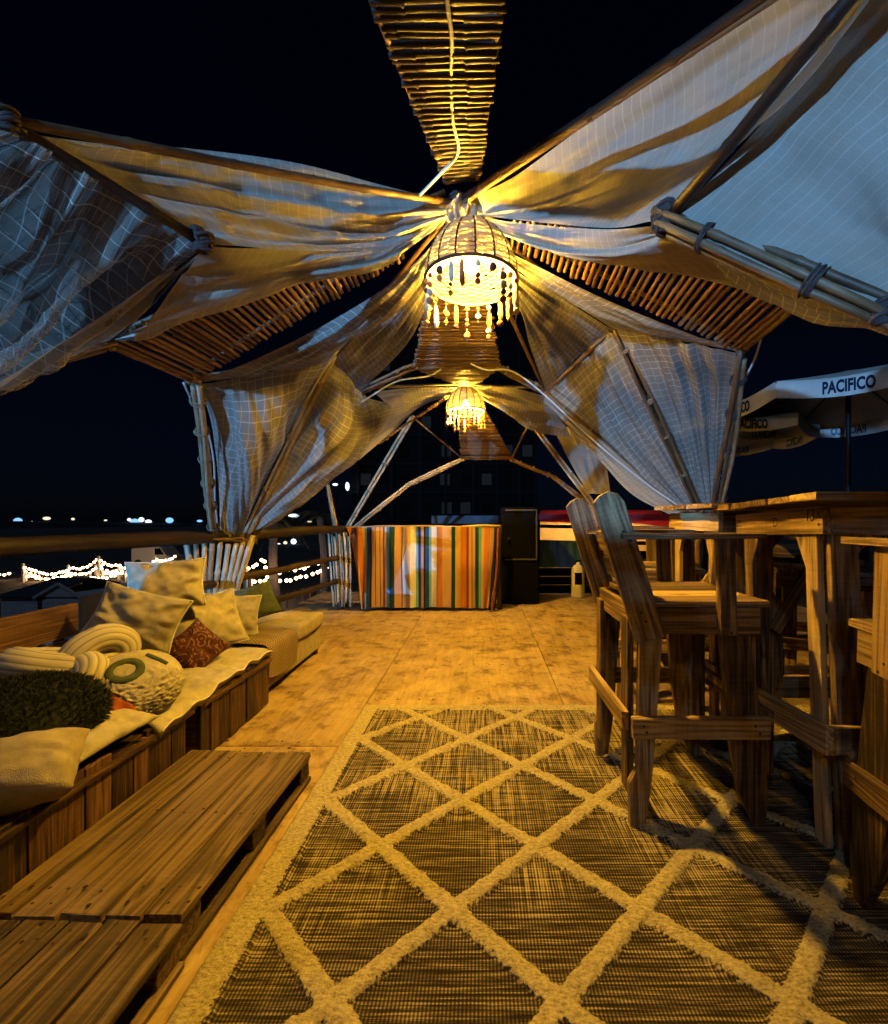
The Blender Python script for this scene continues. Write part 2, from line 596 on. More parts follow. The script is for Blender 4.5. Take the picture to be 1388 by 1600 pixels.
def prism(name, poly, thick, mat, parent, M, bev=0.0018):
    """extrude polygon in local XZ plane, thickness along local Y"""
    bm = bmesh.new()
    a = [bm.verts.new((x, -thick / 2, z)) for x, z in poly]
    c_ = [bm.verts.new((x, thick / 2, z)) for x, z in poly]
    bm.faces.new(a)
    bm.faces.new(c_[::-1])
    k = len(poly)
    for i in range(k):
        bm.faces.new((a[i], c_[i], c_[(i + 1) % k], a[(i + 1) % k]))
    bmesh.ops.recalc_face_normals(bm, faces=bm.faces)
    if bev:
        bmesh.ops.bevel(bm, geom=list(bm.edges), offset=bev, segments=1, affect='EDGES', profile=0.5)
    return link(name, bm_mesh(bm, name), mat, parent, M)

def text_mesh(txt, size, extrude=0.001, offset=0.0):
    cu = bpy.data.curves.new('lettering', 'FONT')
    cu.body = txt
    cu.size = size
    cu.extrude = extrude
    cu.offset = offset
    cu.resolution_u = 3
    cu.align_x = 'CENTER'
    cu.align_y = 'CENTER'
    o = bpy.data.objects.new('lettering_tmp', cu)
    COL.objects.link(o)
    dg = bpy.context.evaluated_depsgraph_get()
    me = bpy.data.meshes.new_from_object(o.evaluated_get(dg))
    bpy.data.objects.remove(o)
    me.materials.clear()
    return me

# ------------------------------------------------------------------ cloth panels
def drape(label, ribs, mat='gauze', nu=64, nv=64, sag=0.03, folds=((5, 0.010),), wr=0.008, seed=0, gather=0.0, group='gauze drapes of the canopy',
          name='gauze_drape', pinch=0.5, skew=0.0, cat='drape', uvs=1.0, crease=0.009):
    cs = [catmull(r, nu) for r in ribs]
    nr = len(cs)
    grid = []
    for j in range(nv + 1):
        v = j / nv
        s = v * (nr - 1)
        col = []
        for i in range(nu + 1):
            if nr == 2:
                p = cs[0][i].lerp(cs[1][i], v)
            else:
                k = min(int(s), nr - 2)
                t = s - k
                a, b2 = cs[k][i], cs[k + 1][i]
                pm = cs[k - 1][i] if k > 0 else a * 2 - b2
                pn = cs[k + 2][i] if k + 2 < nr else b2 * 2 - a
                p = 0.5 * ((2 * a) + (b2 - pm) * t + (2 * pm - 5 * a + 4 * b2 - pn) * t * t + (3 * a - pm - 3 * b2 + pn) * t ** 3)
            u = i / nu
            col.append(p - Vector((0, 0, sag * math.sin(math.pi * v) * math.sin(math.pi * min(1, u * 0.98 + 0.01)) ** 0.8)))
        grid.append(col)
    rr = random.Random(seed)
    ph = [rr.uniform(0, 6.28) for _ in folds]
    off = Vector((rr.uniform(-9, 9), rr.uniform(-9, 9), rr.uniform(-9, 9)))
    widths = [sum((grid[j + 1][i] - grid[j][i]).length for j in range(nv)) for i in range(nu + 1)]
    wmax = max(widths)
    lens = [sum((grid[j][i + 1] - grid[j][i]).length for i in range(nu)) for j in (0, nv // 2, nv)]
    lm = sum(lens) / 3
    vs, uv = [], []
    for j in range(nv + 1):
        v = j / nv
        for i in range(nu + 1):
            u = i / nu
            p = grid[j][i]
            du = grid[j][min(nu, i + 1)] - grid[j][max(0, i - 1)]
            dv = grid[min(nv, j + 1)][i] - grid[max(0, j - 1)][i]
            nn = du.cross(dv)
            nn = nn.normalized() if nn.length > 1e-12 else Vector((0, 0, 1))
            ev = min(1, math.sin(math.pi * v) * 2.2 + 0.05)
            d = 0
            vv = v + skew * u + 0.05 * noise.noise(Vector((u * 2.2, v * 2.0, 0)) + off)
            wfac = min(1.0, widths[i] / (0.45 * wmax))
            for (fq, am), phs in zip(folds, ph):
                wv = math.sin(2 * math.pi * fq * vv + phs + 1.6 * noise.noise(Vector((u * 3, fq, v * 1.5)) + off))
                wv = math.copysign(abs(wv) ** 0.75, wv)
                d += am * wv * (0.25 + 0.75 * math.sin(math.pi * min(1, max(0, u))) ** pinch) * (0.35 + 0.65 * wfac)
            n1 = noise.fractal(p * 5 + off, 1.0, 2.0, 4)
            n2 = noise.noise(p * 2.1 + off)
            d += wr * (n1 * 0.9 + n2 * 1.6)
            q1 = Vector((u * lm * 1.5 + 0.6 * n2, v * wmax * 7 + skew * u * 4, 0)) + off
            q2 = Vector((u * lm * 5.0, v * wmax * 15, 4)) + off
            d += crease * ((1 - 2 * abs(noise.noise(q1))) + 0.45 * (1 - 2 * abs(noise.noise(q2)))) * (0.5 + 0.5 * wfac)
            d *= ev
            vs.append(p + nn * d)
            uv.append((u * lm * uvs, v * wmax * uvs))
    fs = []
    for j in range(nv):
        for i in range(nu):
            a = j * (nu + 1) + i
            fs.append((a, a + 1, a + nu + 2, a + nu + 1))
    o = link(name, mesh(name, vs, fs, True, uv), mat)
    return tag(o, label, cat, group)

# ================================================================== SETTING
# ground far below the raised deck, one sheet to the horizon
GZ = -3.0
bm = bmesh.new()
xs = [-900, -300, -120, -60, -40, -30, -20, -12, -6, 0, 6, 12, 20, 40, 120, 300, 900]
ys = [-60, -20, 0, 6, 9, 12, 16, 20, 26, 34, 44, 60, 90, 140, 240, 480, 900]
gv = [[bm.verts.new((x, y, GZ + (0 if y > 70 or abs(x) > 70 else 0.12 * noise.noise(Vector((x * 0.3, y * 0.3, 0)))))) for x in xs] for y in ys]
for a in range(len(ys) - 1):
    for c_ in range(len(xs) - 1):
        bm.faces.new((gv[a][c_], gv[a][c_ + 1], gv[a + 1][c_ + 1], gv[a + 1][c_]))
tag(link('ground', bm_mesh(bm, 'ground', True), 'sand'), kind='structure')
# low dark hills across the bay
vs, fs = [], []
K = 60
for k in range(K + 1):
    a = R(-75 + 150 * k / K)
    for q, (dd, h) in enumerate(((260, 0), (300, 0.5), (380, 1))):
        hh = (2.0 + 5 * (0.5 + 0.5 * noise.noise(Vector((k * 0.13, 3, 0))))) * h
        vs.append((math.sin(a) * dd, math.cos(a) * dd, GZ + hh))
for k in range(K):
    for q in range(2):
        i = k * 3 + q
        fs.append((i, i + 3, i + 4, i + 1))
tag(link('hills', mesh('hills', vs, fs, True), 'hill'), kind='structure')

# raised timber deck with plywood sheets
fl = link('floor', box_me('floor', 9.2, 9.9, 0.20, 0), 'deck_base', None, Matrix.Translation((2.3, 1.45, -0.1205)))
tag(fl, kind='structure')
def sheet(x0, x1, y0, y1):
    x0, x1, y0, y1 = x0 + 0.002, x1 - 0.002, y0 + 0.002, y1 - 0.002
    dz = rnd.uniform(-0.001, 0.001)
    me = box_me('plywood_sheet', x1 - x0, y1 - y0, 0.018, 0.0025)
    return link('plywood_sheet', me, 'plywood', fl, Matrix.Translation(((x0 + x1) / 2, (y0 + y1) / 2, -0.010 + dz)))
xcols = [(-2.28, -1.78, 1.2), (-1.78, -0.66, 2.05), (-0.66, 0.46, 1.355), (0.46, 1.58, 2.3), (1.58, 2.70, 1.1), (2.7, 3.82, 2.0)]
for x0, x1, yj in xcols:
    edges = [-3.4] + [yj + 2.44 * k for k in range(-1, 3) if -3.3 < yj + 2.44 * k < 6.3] + [6.38]
    for a, c_ in zip(edges, edges[1:]):
        sheet(x0, x1, a, c_)
# rows of screw heads: tiny discs
vs, fs = [], []
def disc(x, y, z, r):
    s = len(vs)
    k = 7
    for i in range(k):
        vs.append((x + r * math.cos(6.283 * i / k), y + r * math.sin(6.283 * i / k), z))
    fs.append(tuple(range(s, s + k)))
for x0, x1, yj in xcols:
    for yb in (yj - 2.44, yj, yj + 2.44):
        for row in (0.03, 0.62, 1.22, 1.83, 2.41):
            x = x0 + 0.04
            while x < x1 - 0.02:
                if rnd.random() < 0.9:
                    disc(x, yb + row + rnd.uniform(-0.012, 0.012), 0.0035, rnd.uniform(0.004, 0.009))
                x += rnd.uniform(0.05, 0.13)
tag(link('screw_head', mesh('screw_head', vs, fs), 'screw', fl), kind='stuff')

# ================================================================== BAMBOO DOMES
def strip(root, e0, e1, n_, r=0.0115, mat='bamboo_slat', over=0.02, t0=0.0, seed=1):
    """slats laid across from edge e0 (polyline) to edge e1"""
    rr = random.Random(seed)
    a, b2 = catmull(e0, 100), catmull(e1, 100)
    for k in range(n_):
        t = t0 + (1 - t0) * (k + 0.5 + rr.uniform(-0.16, 0.16)) / n_
        i = min(99, int(t * 100))
        f_ = t * 100 - i
        p = a[i].lerp(a[i + 1], f_)
        q = b2[i].lerp(b2[i + 1], f_)
        d = (q - p)
        L = d.length
        ov0, ov1 = over * rr.uniform(0.3, 1.5), over * rr.uniform(0.3, 1.5)
        p2 = p - d.normalized() * ov0
        q2 = q + d.normalized() * ov1
        jz = Vector((0, 0, rr.uniform(-0.003, 0.003)))
        me = SLATS[mat][rr.randrange(5)]
        rs = r * rr.uniform(0.82, 1.15)
        M = frame_matrix((p2 + q2) / 2 + jz, q2 - p2) @ Matrix.Diagonal(((q2 - p2).length, rs, rs, 1))
        o = bpy.data.objects.new('slat', me)
        COL.objects.link(o)
        WORLD[o.name] = M
        o.parent = root
        o.matrix_parent_inverse = WORLD[root.name].inverted()
        o.matrix_basis = M
# unit slat meshes: length 1 along x, radius 1
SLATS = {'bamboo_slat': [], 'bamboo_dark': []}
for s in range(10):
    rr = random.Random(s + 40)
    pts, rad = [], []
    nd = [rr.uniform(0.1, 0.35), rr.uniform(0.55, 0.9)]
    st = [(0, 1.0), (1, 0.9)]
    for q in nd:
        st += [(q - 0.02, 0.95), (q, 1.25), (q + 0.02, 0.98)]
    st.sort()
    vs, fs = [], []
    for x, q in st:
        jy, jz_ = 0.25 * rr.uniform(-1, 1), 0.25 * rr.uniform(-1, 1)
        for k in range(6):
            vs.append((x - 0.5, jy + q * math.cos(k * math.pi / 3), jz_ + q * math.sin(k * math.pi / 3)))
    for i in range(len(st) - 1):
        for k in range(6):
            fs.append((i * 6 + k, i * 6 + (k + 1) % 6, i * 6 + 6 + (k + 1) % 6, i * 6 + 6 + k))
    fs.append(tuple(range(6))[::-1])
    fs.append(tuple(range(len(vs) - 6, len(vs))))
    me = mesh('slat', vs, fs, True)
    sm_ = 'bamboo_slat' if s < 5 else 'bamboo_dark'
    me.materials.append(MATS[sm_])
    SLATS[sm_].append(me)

def bundle(root, p0, p1, n_=4, r=0.013, spread=0.020, mat='bamboo', seed=0, lash=4, bend=0.012, rope='rope'):
    rr = random.Random(seed)
    d = (Vector(p1) - Vector(p0))
    ax = d.normalized()
    a = ax.orthogonal().normalized()
    b2 = ax.cross(a)
    for k in range(n_):
        th = 2 * math.pi * k / n_ + rr.uniform(-0.3, 0.3)
        o0 = (a * math.cos(th) + b2 * math.sin(th)) * spread
        o1 = (a * math.cos(th + 0.7) + b2 * math.sin(th + 0.7)) * spread
        e = rr.uniform(-0.03, 0.05)
        cane('pole', Vector(p0) + o0 - ax * e, Vector(p1) + o1 + ax * rr.uniform(-0.02, 0.05), r * rr.uniform(0.8, 1.15), mat, root, bend, seed * 7 + k)
    for k in range(lash):
        t = (k + 0.5 + rr.uniform(-0.15, 0.15)) / lash
        lashing(Vector(p0).lerp(Vector(p1), t), ax, spread + r * 0.95, rope, root, rr.randint(3, 5), 0.0032, seed=seed * 3 + k)

# nodes of the near dome
H = P(715, 318, 1.90)
Lb, Lf = P(300, 592, 2.14), P(170, 535, 1.664)
Rb, Rf = P(1160, 545, 2.07), P(1240, 480, 1.73)
Bl, Br = P(650, 572, 3.10), P(778, 572, 3.10)
Mbl, Mbr = P(560, 613, 3.15), P(853, 612, 3.15)
Abl, Abr = P(515, 560, 2.50), P(960, 510, 2.50)
Fbl, Fbr = P(372, 838, 3.20), P(1090, 802, 3.20)
Fbl2 = P(338, 835, 3.20)
Fbr2 = P(1118, 800, 3.20)
Mfl, Mfr = P(8, 187, 1.00), P(1520, -238, 0.72)
Afl, Afr = P(315, 378, 1.30), P(1040, 345, 1.35)
Pfr = P(1384, 486, 1.07)
Ffr = Vector((1.72, 0.62, 1.02))
Ffl = Vector((-1.92, 0.70, 0.95))
Tl, Tr = P(583, 0, 1.00), P(783, 0, 1.00)
Tl2, Tr2 = Tl + (Tl - P(700, 285, 1.86)) * 0.85, Tr + (Tr - P(746, 280, 1.86)) * 0.85

d1 = thing('bamboo_canopy_frame', 'lashed bamboo canopy frame of the near bay above the patterned rug', 'canopy frame', (H.x, H.y, 0), 0, 'bamboo canopy frames')
def off(p, dx=0, dy=0, dz=0):
    return Vector(p) + Vector((dx, dy, dz))
# slatted strips
hz = off(H, 0, 0, -0.01)
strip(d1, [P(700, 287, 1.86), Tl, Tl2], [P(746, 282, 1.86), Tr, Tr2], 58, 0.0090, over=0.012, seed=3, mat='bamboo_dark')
strip(d1, [off(hz, -0.05, -0.06), Lf], [off(hz, -0.05, 0.12, -.02), Lb], 44, 0.0098, t0=0.16, seed=4)
strip(d1, [off(hz, 0.05, 0.10, -.02), Rb], [off(hz, 0.05, -0.06), Rf], 40, 0.0098, t0=0.14, seed=5)
strip(d1, [off(hz, -0.06, 0.06), Bl], [off(hz, 0.06, 0.06), Br], 44, 0.0095, t0=0.05, seed=6)
# cane borders of the strips
for a, c_, s in ((P(700, 287, 1.87), Tl2, 1), (P(746, 282, 1.87), Tr2, 2), (off(hz, -0.05, -0.05, .016), off(Lf, 0, 0, .016), 3), (off(hz, -0.05, 0.05, .016), off(Lb, 0, 0, .016), 4),
              (off(hz, 0.05, 0.05, .016), off(Rb, 0, 0, .016), 5), (off(hz, 0.05, -0.05, .016), off(Rf, 0, 0, .016), 6), (off(hz, -0.06, 0.06, .016), off(Bl, 0, 0, .016), 7), (off(hz, 0.06, 0.06, .016), off(Br, 0, 0, .016), 8)):
    cane('pole', off(a, 0, 0, 0.008), off(c_, 0, 0, 0.008), 0.010, 'bamboo', d1, 0.004, s)
for a, c_, s in ((Lf, Lb, 11), (Rf, Rb, 12), (Bl, Br, 13)):
    for q in range(2):
        cane('pole', off(a, 0, 0, -0.012 + 0.022 * q), off(c_, 0, 0, -0.012 + 0.022 * q), 0.012, 'bamboo', d1, 0.004, s + q * 5)
# ribs
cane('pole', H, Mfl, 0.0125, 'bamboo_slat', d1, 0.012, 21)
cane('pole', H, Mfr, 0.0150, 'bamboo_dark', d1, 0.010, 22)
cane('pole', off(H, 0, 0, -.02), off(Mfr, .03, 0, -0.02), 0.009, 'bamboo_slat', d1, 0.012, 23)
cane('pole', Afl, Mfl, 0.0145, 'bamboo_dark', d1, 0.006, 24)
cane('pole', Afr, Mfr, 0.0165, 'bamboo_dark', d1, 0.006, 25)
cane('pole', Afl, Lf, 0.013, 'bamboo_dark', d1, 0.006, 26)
cane('pole', H, Abl, 0.011, 'bamboo', d1, 0.01, 27)
cane('pole', H, Mbr, 0.012, 'bamboo', d1, 0.01, 28)
cane('pole', H, Mbl, 0.010, 'bamboo', d1, 0.01, 29)
cane('pole', Abl, Lb, 0.014, 'bamboo', d1, 0.006, 30)
cane('pole', Abr, Rb, 0.014, 'bamboo_pale', d1, 0.006, 31)
cane('pole', Abr, Mbr, 0.014, 'bamboo', d1, 0.006, 32)
cane('pole', H, Abr, 0.009, 'bamboo', d1, 0.008, 33)
cane('pole', off(H, 0, -.62, .06), (-0.1, -1.35, 2.42), 0.016, 'bamboo', d1, 0.01, 34)
bundle(d1, Afr, Pfr, 6, 0.0125, 0.026, 'bamboo', 35, 2, 0.008, 'rope_dark')
bundle(d1, off(Pfr, .02, -.03, -.015), Ffr, 4, 0.013, 0.020, 'bamboo', 36, 3, 0.008, 'rope_dark')
bundle(d1, Lf, Ffl, 3, 0.013, 0.018, 'bamboo', 37, 3)
bundle(d1, off(Lb, 0.02, 0, -.02), off(Fbl2, 0, 0, -0.12), 4, 0.0135, 0.021, 'bamboo_pale', 38, 7, 0.02, 'rope')
bundle(d1, Abl, off(Fbl, 0, 0, -.12), 3, 0.0125, 0.017, 'bamboo_pale', 39, 4)
bundle(d1, Mbl, off(Fbl, 0.03, 0, -.10), 4, 0.0125, 0.020, 'bamboo', 40, 4)
bundle(d1, Bl, Mbl, 3, 0.012, 0.017, 'bamboo', 41, 2)
bundle(d1, Br, Mbr, 3, 0.012, 0.017, 'bamboo', 42, 2)
bundle(d1, Mbr, off(Fbr, 0, 0, -.05), 4, 0.0135, 0.022, 'bamboo', 43, 5)
bundle(d1, Abr, off(Fbr, 0.06, 0, -.08), 3, 0.013, 0.018, 'bamboo', 44, 5)
bundle(d1, off(Rb, 0, 0, -.02), off(Fbr2, 0, 0, -0.15), 4, 0.014, 0.021, 'bamboo', 45, 6, 0.03, 'rope_dark')
for p, r, mt, s in ((H, 0.045, 'rope_dark', 1), (Afl, 0.035, 'rope_dark', 2), (Afr, 0.045, 'rope_dark', 3), (Abl, 0.030, 'rope', 4), (Abr, 0.034, 'rope_dark', 5), (Lf, 0.03, 'rope', 6),
                   (Lb, 0.032, 'rope', 7), (Rb, 0.030, 'rope', 8), (Rf, 0.03, 'rope', 9), (Mbl, 0.03, 'rope', 10), (Mbr, 0.03, 'rope', 11), (Pfr, 0.038, 'rope_dark', 12), (Bl, 0.026, 'rope', 13), (Br, 0.026, 'rope', 14), (Mfl, 0.03, 'rope_dark', 15)):
    knot(p, r, mt, d1, s, 'rope_knot')
# posts that carry the right feet down to the deck
for p in (Fbr, Fbr2):
    cane('pole', (p.x, p.y, 0.0), (p.x, p.y, p.z), 0.03, 'bamboo', d1, 0.004, 50)
for p in (Ffr, Ffl):
    cane('pole', (p.x, p.y, 0.0), (p.x, p.y, p.z), 0.03, 'bamboo', d1, 0.004, 51)

# nodes of the far dome
DY = 2.53
H2 = P(728, 603, 4.43)
L2b, L2f = P(604, 684, 4.62), P(590, 694, 4.22)
R2b, R2f = P(888, 660, 4.62), P(880, 655, 4.22)
B2l, B2r = P(722, 718, 5.45), P(800, 718, 5.45)
A2l, A2r = P(643, 655, 5.05), P(830, 660, 5.05)
M2r = P(905, 780, 5.5)
F2l = P(540, 826, 5.25)
F2r = P(950, 812, 5.30)
d2 = thing('bamboo_canopy_frame', 'smaller looking bamboo canopy frame of the far bay behind the striped curtain', 'canopy frame', (H2.x, H2.y, 0), 0, 'bamboo canopy frames')
h2 = off(H2, 0, 0, -0.01)
strip(d2, [off(h2, -0.04, -0.05), L2f], [off(h2, -0.04, 0.05), L2b], 34, 0.011, t0=0.1, seed=8)
strip(d2, [off(h2, 0.04, 0.05), R2b], [off(h2, 0.04, -0.05), R2f], 34, 0.011, t0=0.1, seed=9)
strip(d2, [off(h2, -0.06, 0.06), B2l], [off(h2, 0.06, 0.06), B2r], 44, 0.0115, t0=0.03, seed=10)
strip(d2, [off(Bl, 0.0, 0.03, 0), off(h2, -0.06, -0.06)], [off(Br, 0, 0.03, 0), off(h2, 0.06, -0.06)], 40, 0.0125, t0=0.0, seed=11)
for a, c_, s in ((h2, L2f, 1), (h2, L2b, 2), (h2, R2f, 3), (h2, R2b, 4), (off(h2, -.06, .06), B2l, 5), (off(h2, .06, .06), B2r, 6), (L2f, L2b, 7), (R2f, R2b, 8), (B2l, B2r, 9),
                 (H2, off(Mbl, 0, .02, .02), 10), (H2, off(Mbr, 0, .02, .02), 11), (off(A2l, 0, 0, .02), B2l, 12), (off(A2r, 0, 0, .02), B2r, 13), (off(Bl, 0, .03, .02), off(h2, -.06, -.06, .02), 14), (off(Br, 0, .03, .02), off(h2, .06, -.06, .02), 15)):
    cane('pole', off(a, 0, 0, 0.016), off(c_, 0, 0, 0.016), 0.011, 'bamboo', d2, 0.006, s + 60)
bundle(d2, A2l, off(F2l, 0.01, 0, -.02), 3, 0.013, 0.018, 'bamboo_pale', 71, 4)
bundle(d2, B2l, P(638, 758, 5.36), 4, 0.012, 0.018, 'bamboo_pale', 72, 3)
bundle(d2, P(638, 758, 5.36), off(F2l, 0.08, 0, -.02), 4, 0.012, 0.018, 'bamboo_pale', 76, 3)
bundle(d2, B2r, P(866, 746, 5.4), 4, 0.012, 0.018, 'bamboo', 73, 3)
bundle(d2, P(866, 746, 5.4), F2r, 4, 0.012, 0.018, 'bamboo', 77, 3)
bundle(d2, A2r, off(F2r, 0, 0, -.04), 3, 0.014, 0.018, 'bamboo_pale', 74, 5)
bundle(d2, P(508, 735, 5.1), P(526, 832, 5.1), 3, 0.012, 0.016, 'bamboo_pale', 75, 4)
for p, r, s in ((H2, 0.04, 31), (A2l, 0.03, 32), (A2r, 0.03, 33), (B2l, 0.03, 34), (B2r, 0.03, 35), (L2b, .03, 36), (R2b, .03, 37)):
    knot(p, r, 'rope', d2, s, 'rope_knot')
for p in (F2l, F2r):
    cane('pole', (p.x, p.y + 0.03, 0.0), (p.x, p.y + 0.03, p.z), 0.028, 'bamboo_pale', d2, 0.004, 80)
# dry sticks tied round the corner post
for k in range(9):
    a = P(514 + k * 4.0, 832 + (k % 3) * 3, 5.06 + 0.03 * (k % 2))
    c_ = P(522 + k * 3.2, 948 - (k % 4) * 3, 5.06 + 0.03 * (k % 2))
    c_.z = max(c_.z, 0.01)
    cane('stick', a, c_, 0.012, 'bamboo_pale', d2, 0.008, 90 + k)

# ---- drapes
hub = off(H, 0, 0, -0.045)
def hb(dx, dy, dz=0):
    return off(hub, dx, dy, dz)
G = 'gauze'
drape('gauze sail at upper left between the ridge pole and the diagonal pole', [
    [hb(-.03, -.03, .03), P(600, 290, 1.74), P(470, 256, 1.55), P(300, 232, 1.34), P(170, 225, 1.16), P(35, 208, 1.02)],
    [hb(-.035, -.01), P(600, 345, 1.75), P(450, 330, 1.53), P(330, 300, 1.35), P(180, 268, 1.18), P(50, 218, 1.03)],
    [hb(-.04, 0), P(610, 385, 1.76), P(480, 392, 1.55), P(380, 385, 1.38), P(322, 378, 1.31), P(270, 345, 1.25)]],
    'gauze_shaded', 80, 60, 0.03, ((3, .014), (7, .006)), 0.020, 1)
drape('gauze panel at left sagging between the diagonal pole knot and the slatted strip', [
    [hb(-.04, 0), P(610, 372, 1.76), P(480, 385, 1.55), P(380, 388, 1.38), P(318, 384, 1.305)],
    [hb(-.05, .0, -.01), P(605, 398, 1.75), P(475, 425, 1.60), P(325, 470, 1.48), P(230, 498, 1.46)],
    [hb(-.05, -.02, -.015), P(610, 392, 1.76), P(480, 424, 1.70), P(330, 468, 1.65), P(175, 530, 1.645)]],
    'gauze_shaded', 70, 60, 0.035, ((3, .010), (6, .006)), 0.014, 2)
drape('sheer gauze panel with bold windowpane threads at the left edge', [
    [off(Mfl, 0, 0, -.02), Vector((-1.35, .78, 1.62)), Vector((-1.75, .72, 1.25)), off(Ffl, 0.05, 0, 0.05)],
    [P(90, 240, 1.06), P(0, 400, 1.15), P(-120, 520, 1.1), P(-250, 640, 1.05)],
    [P(200, 310, 1.17), P(120, 420, 1.24), P(60, 520, 1.32), P(-60, 625, 1.34)],
    [off(Afl, 0, 0, -.015), P(250, 440, 1.4), P(210, 495, 1.52), P(160, 540, 1.64)]],
    'gauze_sheer', 90, 100, 0.02, ((4, .045), (9, .016)), 0.024, 3, skew=0.25, uvs=0.9)
drape('gauze band hemmed along the lower left edge below the diagonal pole knot', [
    [off(Afl, 0, .01, -.02), P(250, 455, 1.42), P(200, 510, 1.55), P(165, 536, 1.65)],
    [P(285, 410, 1.36), P(180, 500, 1.44), P(80, 570, 1.46), P(0, 592, 1.42)],
    [P(240, 440, 1.33), P(120, 520, 1.36), P(20, 585, 1.36), P(-80, 640, 1.30)]],
    'gauze_dense', 50, 40, 0.02, ((2, .010), (5, .005)), 0.008, 4)
drape('gauze panel below the left slatted strip reaching the knotted rib', [
    [hb(-.05, .06, -.03), P(620, 436, 2.0), P(520, 500, 2.08), P(420, 552, 2.14), P(310, 598, 2.16)],
    [hb(-.04, .05, -.02), P(610, 470, 2.02), P(500, 530, 2.2), P(400, 582, 2.3)],
    [hb(-.035, .05, -.02), P(625, 470, 2.08), P(565, 515, 2.3), off(Abl, 0, 0, -.02)]],
    G, 70, 50, 0.035, ((3, .012), (7, .006)), 0.012, 5)
drape('gauze tail hanging from the chandelier knot to the back left arch', [
    [hb(-.035, .05, -.02), P(632, 465, 2.10), P(570, 512, 2.3), off(Abl, 0.01, 0.01, -.01)],
    [hb(-.02, .06, -.03), P(650, 470, 2.2), P(600, 530, 2.5), P(535, 590, 2.82)],
    [hb(-.01, .06, -.03), P(668, 478, 2.25), P(630, 545, 2.65), P(563, 612, 3.12)]],
    G, 70, 50, 0.02, ((4, .014), (8, .006)), 0.012, 6)
drape('tall windowpane gauze panel in front of the far left post bundle', [
    [off(Lb, .02, .01, -.02), P(330, 660, 2.5), P(342, 760, 2.9), off(Fbl2, .03, 0, -.03)],
    [P(400, 584, 2.3), P(402, 675, 2.36), P(382, 772, 2.72), off(Fbl, -.05, 0, -.03)],
    [off(Abl, 0, 0, -.02), P(468, 650, 2.72), P(420, 740, 2.95), off(Fbl, 0, 0, -.03)]],
    G, 90, 80, 0.0, ((3, .012), (8, .007)), 0.008, 7, pinch=0.35, skew=-0.55, uvs=0.8)
drape('billowing gauze pocket between the left leaning pole and the arch bundle', [
    [off(Abl, .01, 0, -.02), P(475, 645, 2.72), P(425, 740, 2.95), off(Fbl, .01, 0, -.02)],
    [P(545, 590, 2.68), P(535, 662, 2.62), P(460, 752, 2.84), off(Fbl, .02, 0, -.02)],
    [off(Mbl, .01, -.02, -.02), P(560, 690, 2.95), P(490, 765, 3.02), off(Fbl, .05, 0, -.01)],
    [off(Mbl, .03, .06, -.02), P(612, 640, 3.3), P(560, 705, 3.3), P(470, 770, 3.25), off(Fbl, .08, 0.02, 0)]],
    G, 80, 80, 0.02, ((5, .020), (10, .008)), 0.012, 8, pinch=0.4, skew=0.2)
drape('smooth pale gauze sail at upper right running along the ridge pole', [
    [hb(.03, -.04, .03), P(800, 278, 1.74), P(900, 206, 1.56), P(1022, 122, 1.34), P(1188, 3, 1.08), off(Mfr, 0, 0, -.01)],
    [hb(.04, -.02), P(850, 310, 1.72), P(1000, 250, 1.47), P(1130, 170, 1.27), P(1290, 70, 1.03), P(1400, -60, .85)],
    [hb(.05, 0), P(850, 348, 1.72), P(950, 356, 1.56), P(1010, 347, 1.42), P(1046, 335, 1.34), P(1130, 235, 1.2)]],
    'gauze_dense', 90, 80, 0.010, ((2, .006), (5, .002)), 0.008, 9, skew=0.35, crease=0.004)
drape('wide pale blue grey gauze sheet filling the upper right corner', [
    [off(Mfr, 0, 0, -.02), P(1650, -200, .70), P(1800, 60, .68), P(1900, 300, .66)],
    [P(1290, 75, 1.05), P(1430, 150, .95), P(1560, 330, .88), P(1600, 470, .86)],
    [off(Afr, 0.01, -.01, -.01), P(1150, 400, 1.24), P(1270, 450, 1.15), P(1390, 500, 1.06), P(1500, 545, 1.0)]],
    'gauze_dense', 70, 80, 0.02, ((2, .012), (5, .005)), 0.012, 10, crease=0.006)
drape('gauze swag at right between the chandelier knot and the dark rope knot', [
    [hb(.05, 0, -.01), P(850, 352, 1.72), P(950, 358, 1.55), P(1035, 352, 1.36)],
    [hb(.06, .01, -.02), P(850, 385, 1.74), P(960, 402, 1.60), P(1090, 395, 1.42)],
    [hb(.05, .0, -.02), P(830, 376, 1.78), P(930, 396, 1.74), P(1090, 434, 1.71), P(1238, 474, 1.70)]],
    'gauze_shaded', 70, 50, 0.02, ((3, .010), (6, .005)), 0.010, 11)
drape('warm lit gauze hem hanging below the right bamboo bundle', [
    [off(Afr, .01, .01, -.03), P(1150, 405, 1.26), P(1270, 455, 1.17), P(1384, 498, 1.08), P(1480, 545, 1.02)],
    [P(1095, 392, 1.44), P(1180, 445, 1.42), P(1290, 490, 1.30), P(1388, 512, 1.16), P(1480, 560, 1.06)],
    [P(1100, 400, 1.60), P(1170, 450, 1.68), P(1240, 482, 1.70), P(1330, 505, 1.45), P(1450, 550, 1.2)]],
    G, 60, 40, 0.02, ((2, .008), (5, .004)), 0.008, 12)
drape('gauze panel below the right slatted strip reaching the dark rib knot', [
    [hb(.05, .06, -.04), P(840, 416, 2.0), P(960, 474, 2.06), P(1150, 550, 2.09)],
    [hb(.05, .06, -.03), P(830, 425, 2.05), P(920, 480, 2.2), P(1060, 528, 2.25)],
    [hb(.04, .06, -.03), P(820, 430, 2.1), P(880, 465, 2.3), off(Abr, 0, 0, -.02)]],
    G, 60, 40, 0.03, ((3, .010), (7, .005)), 0.010, 13)
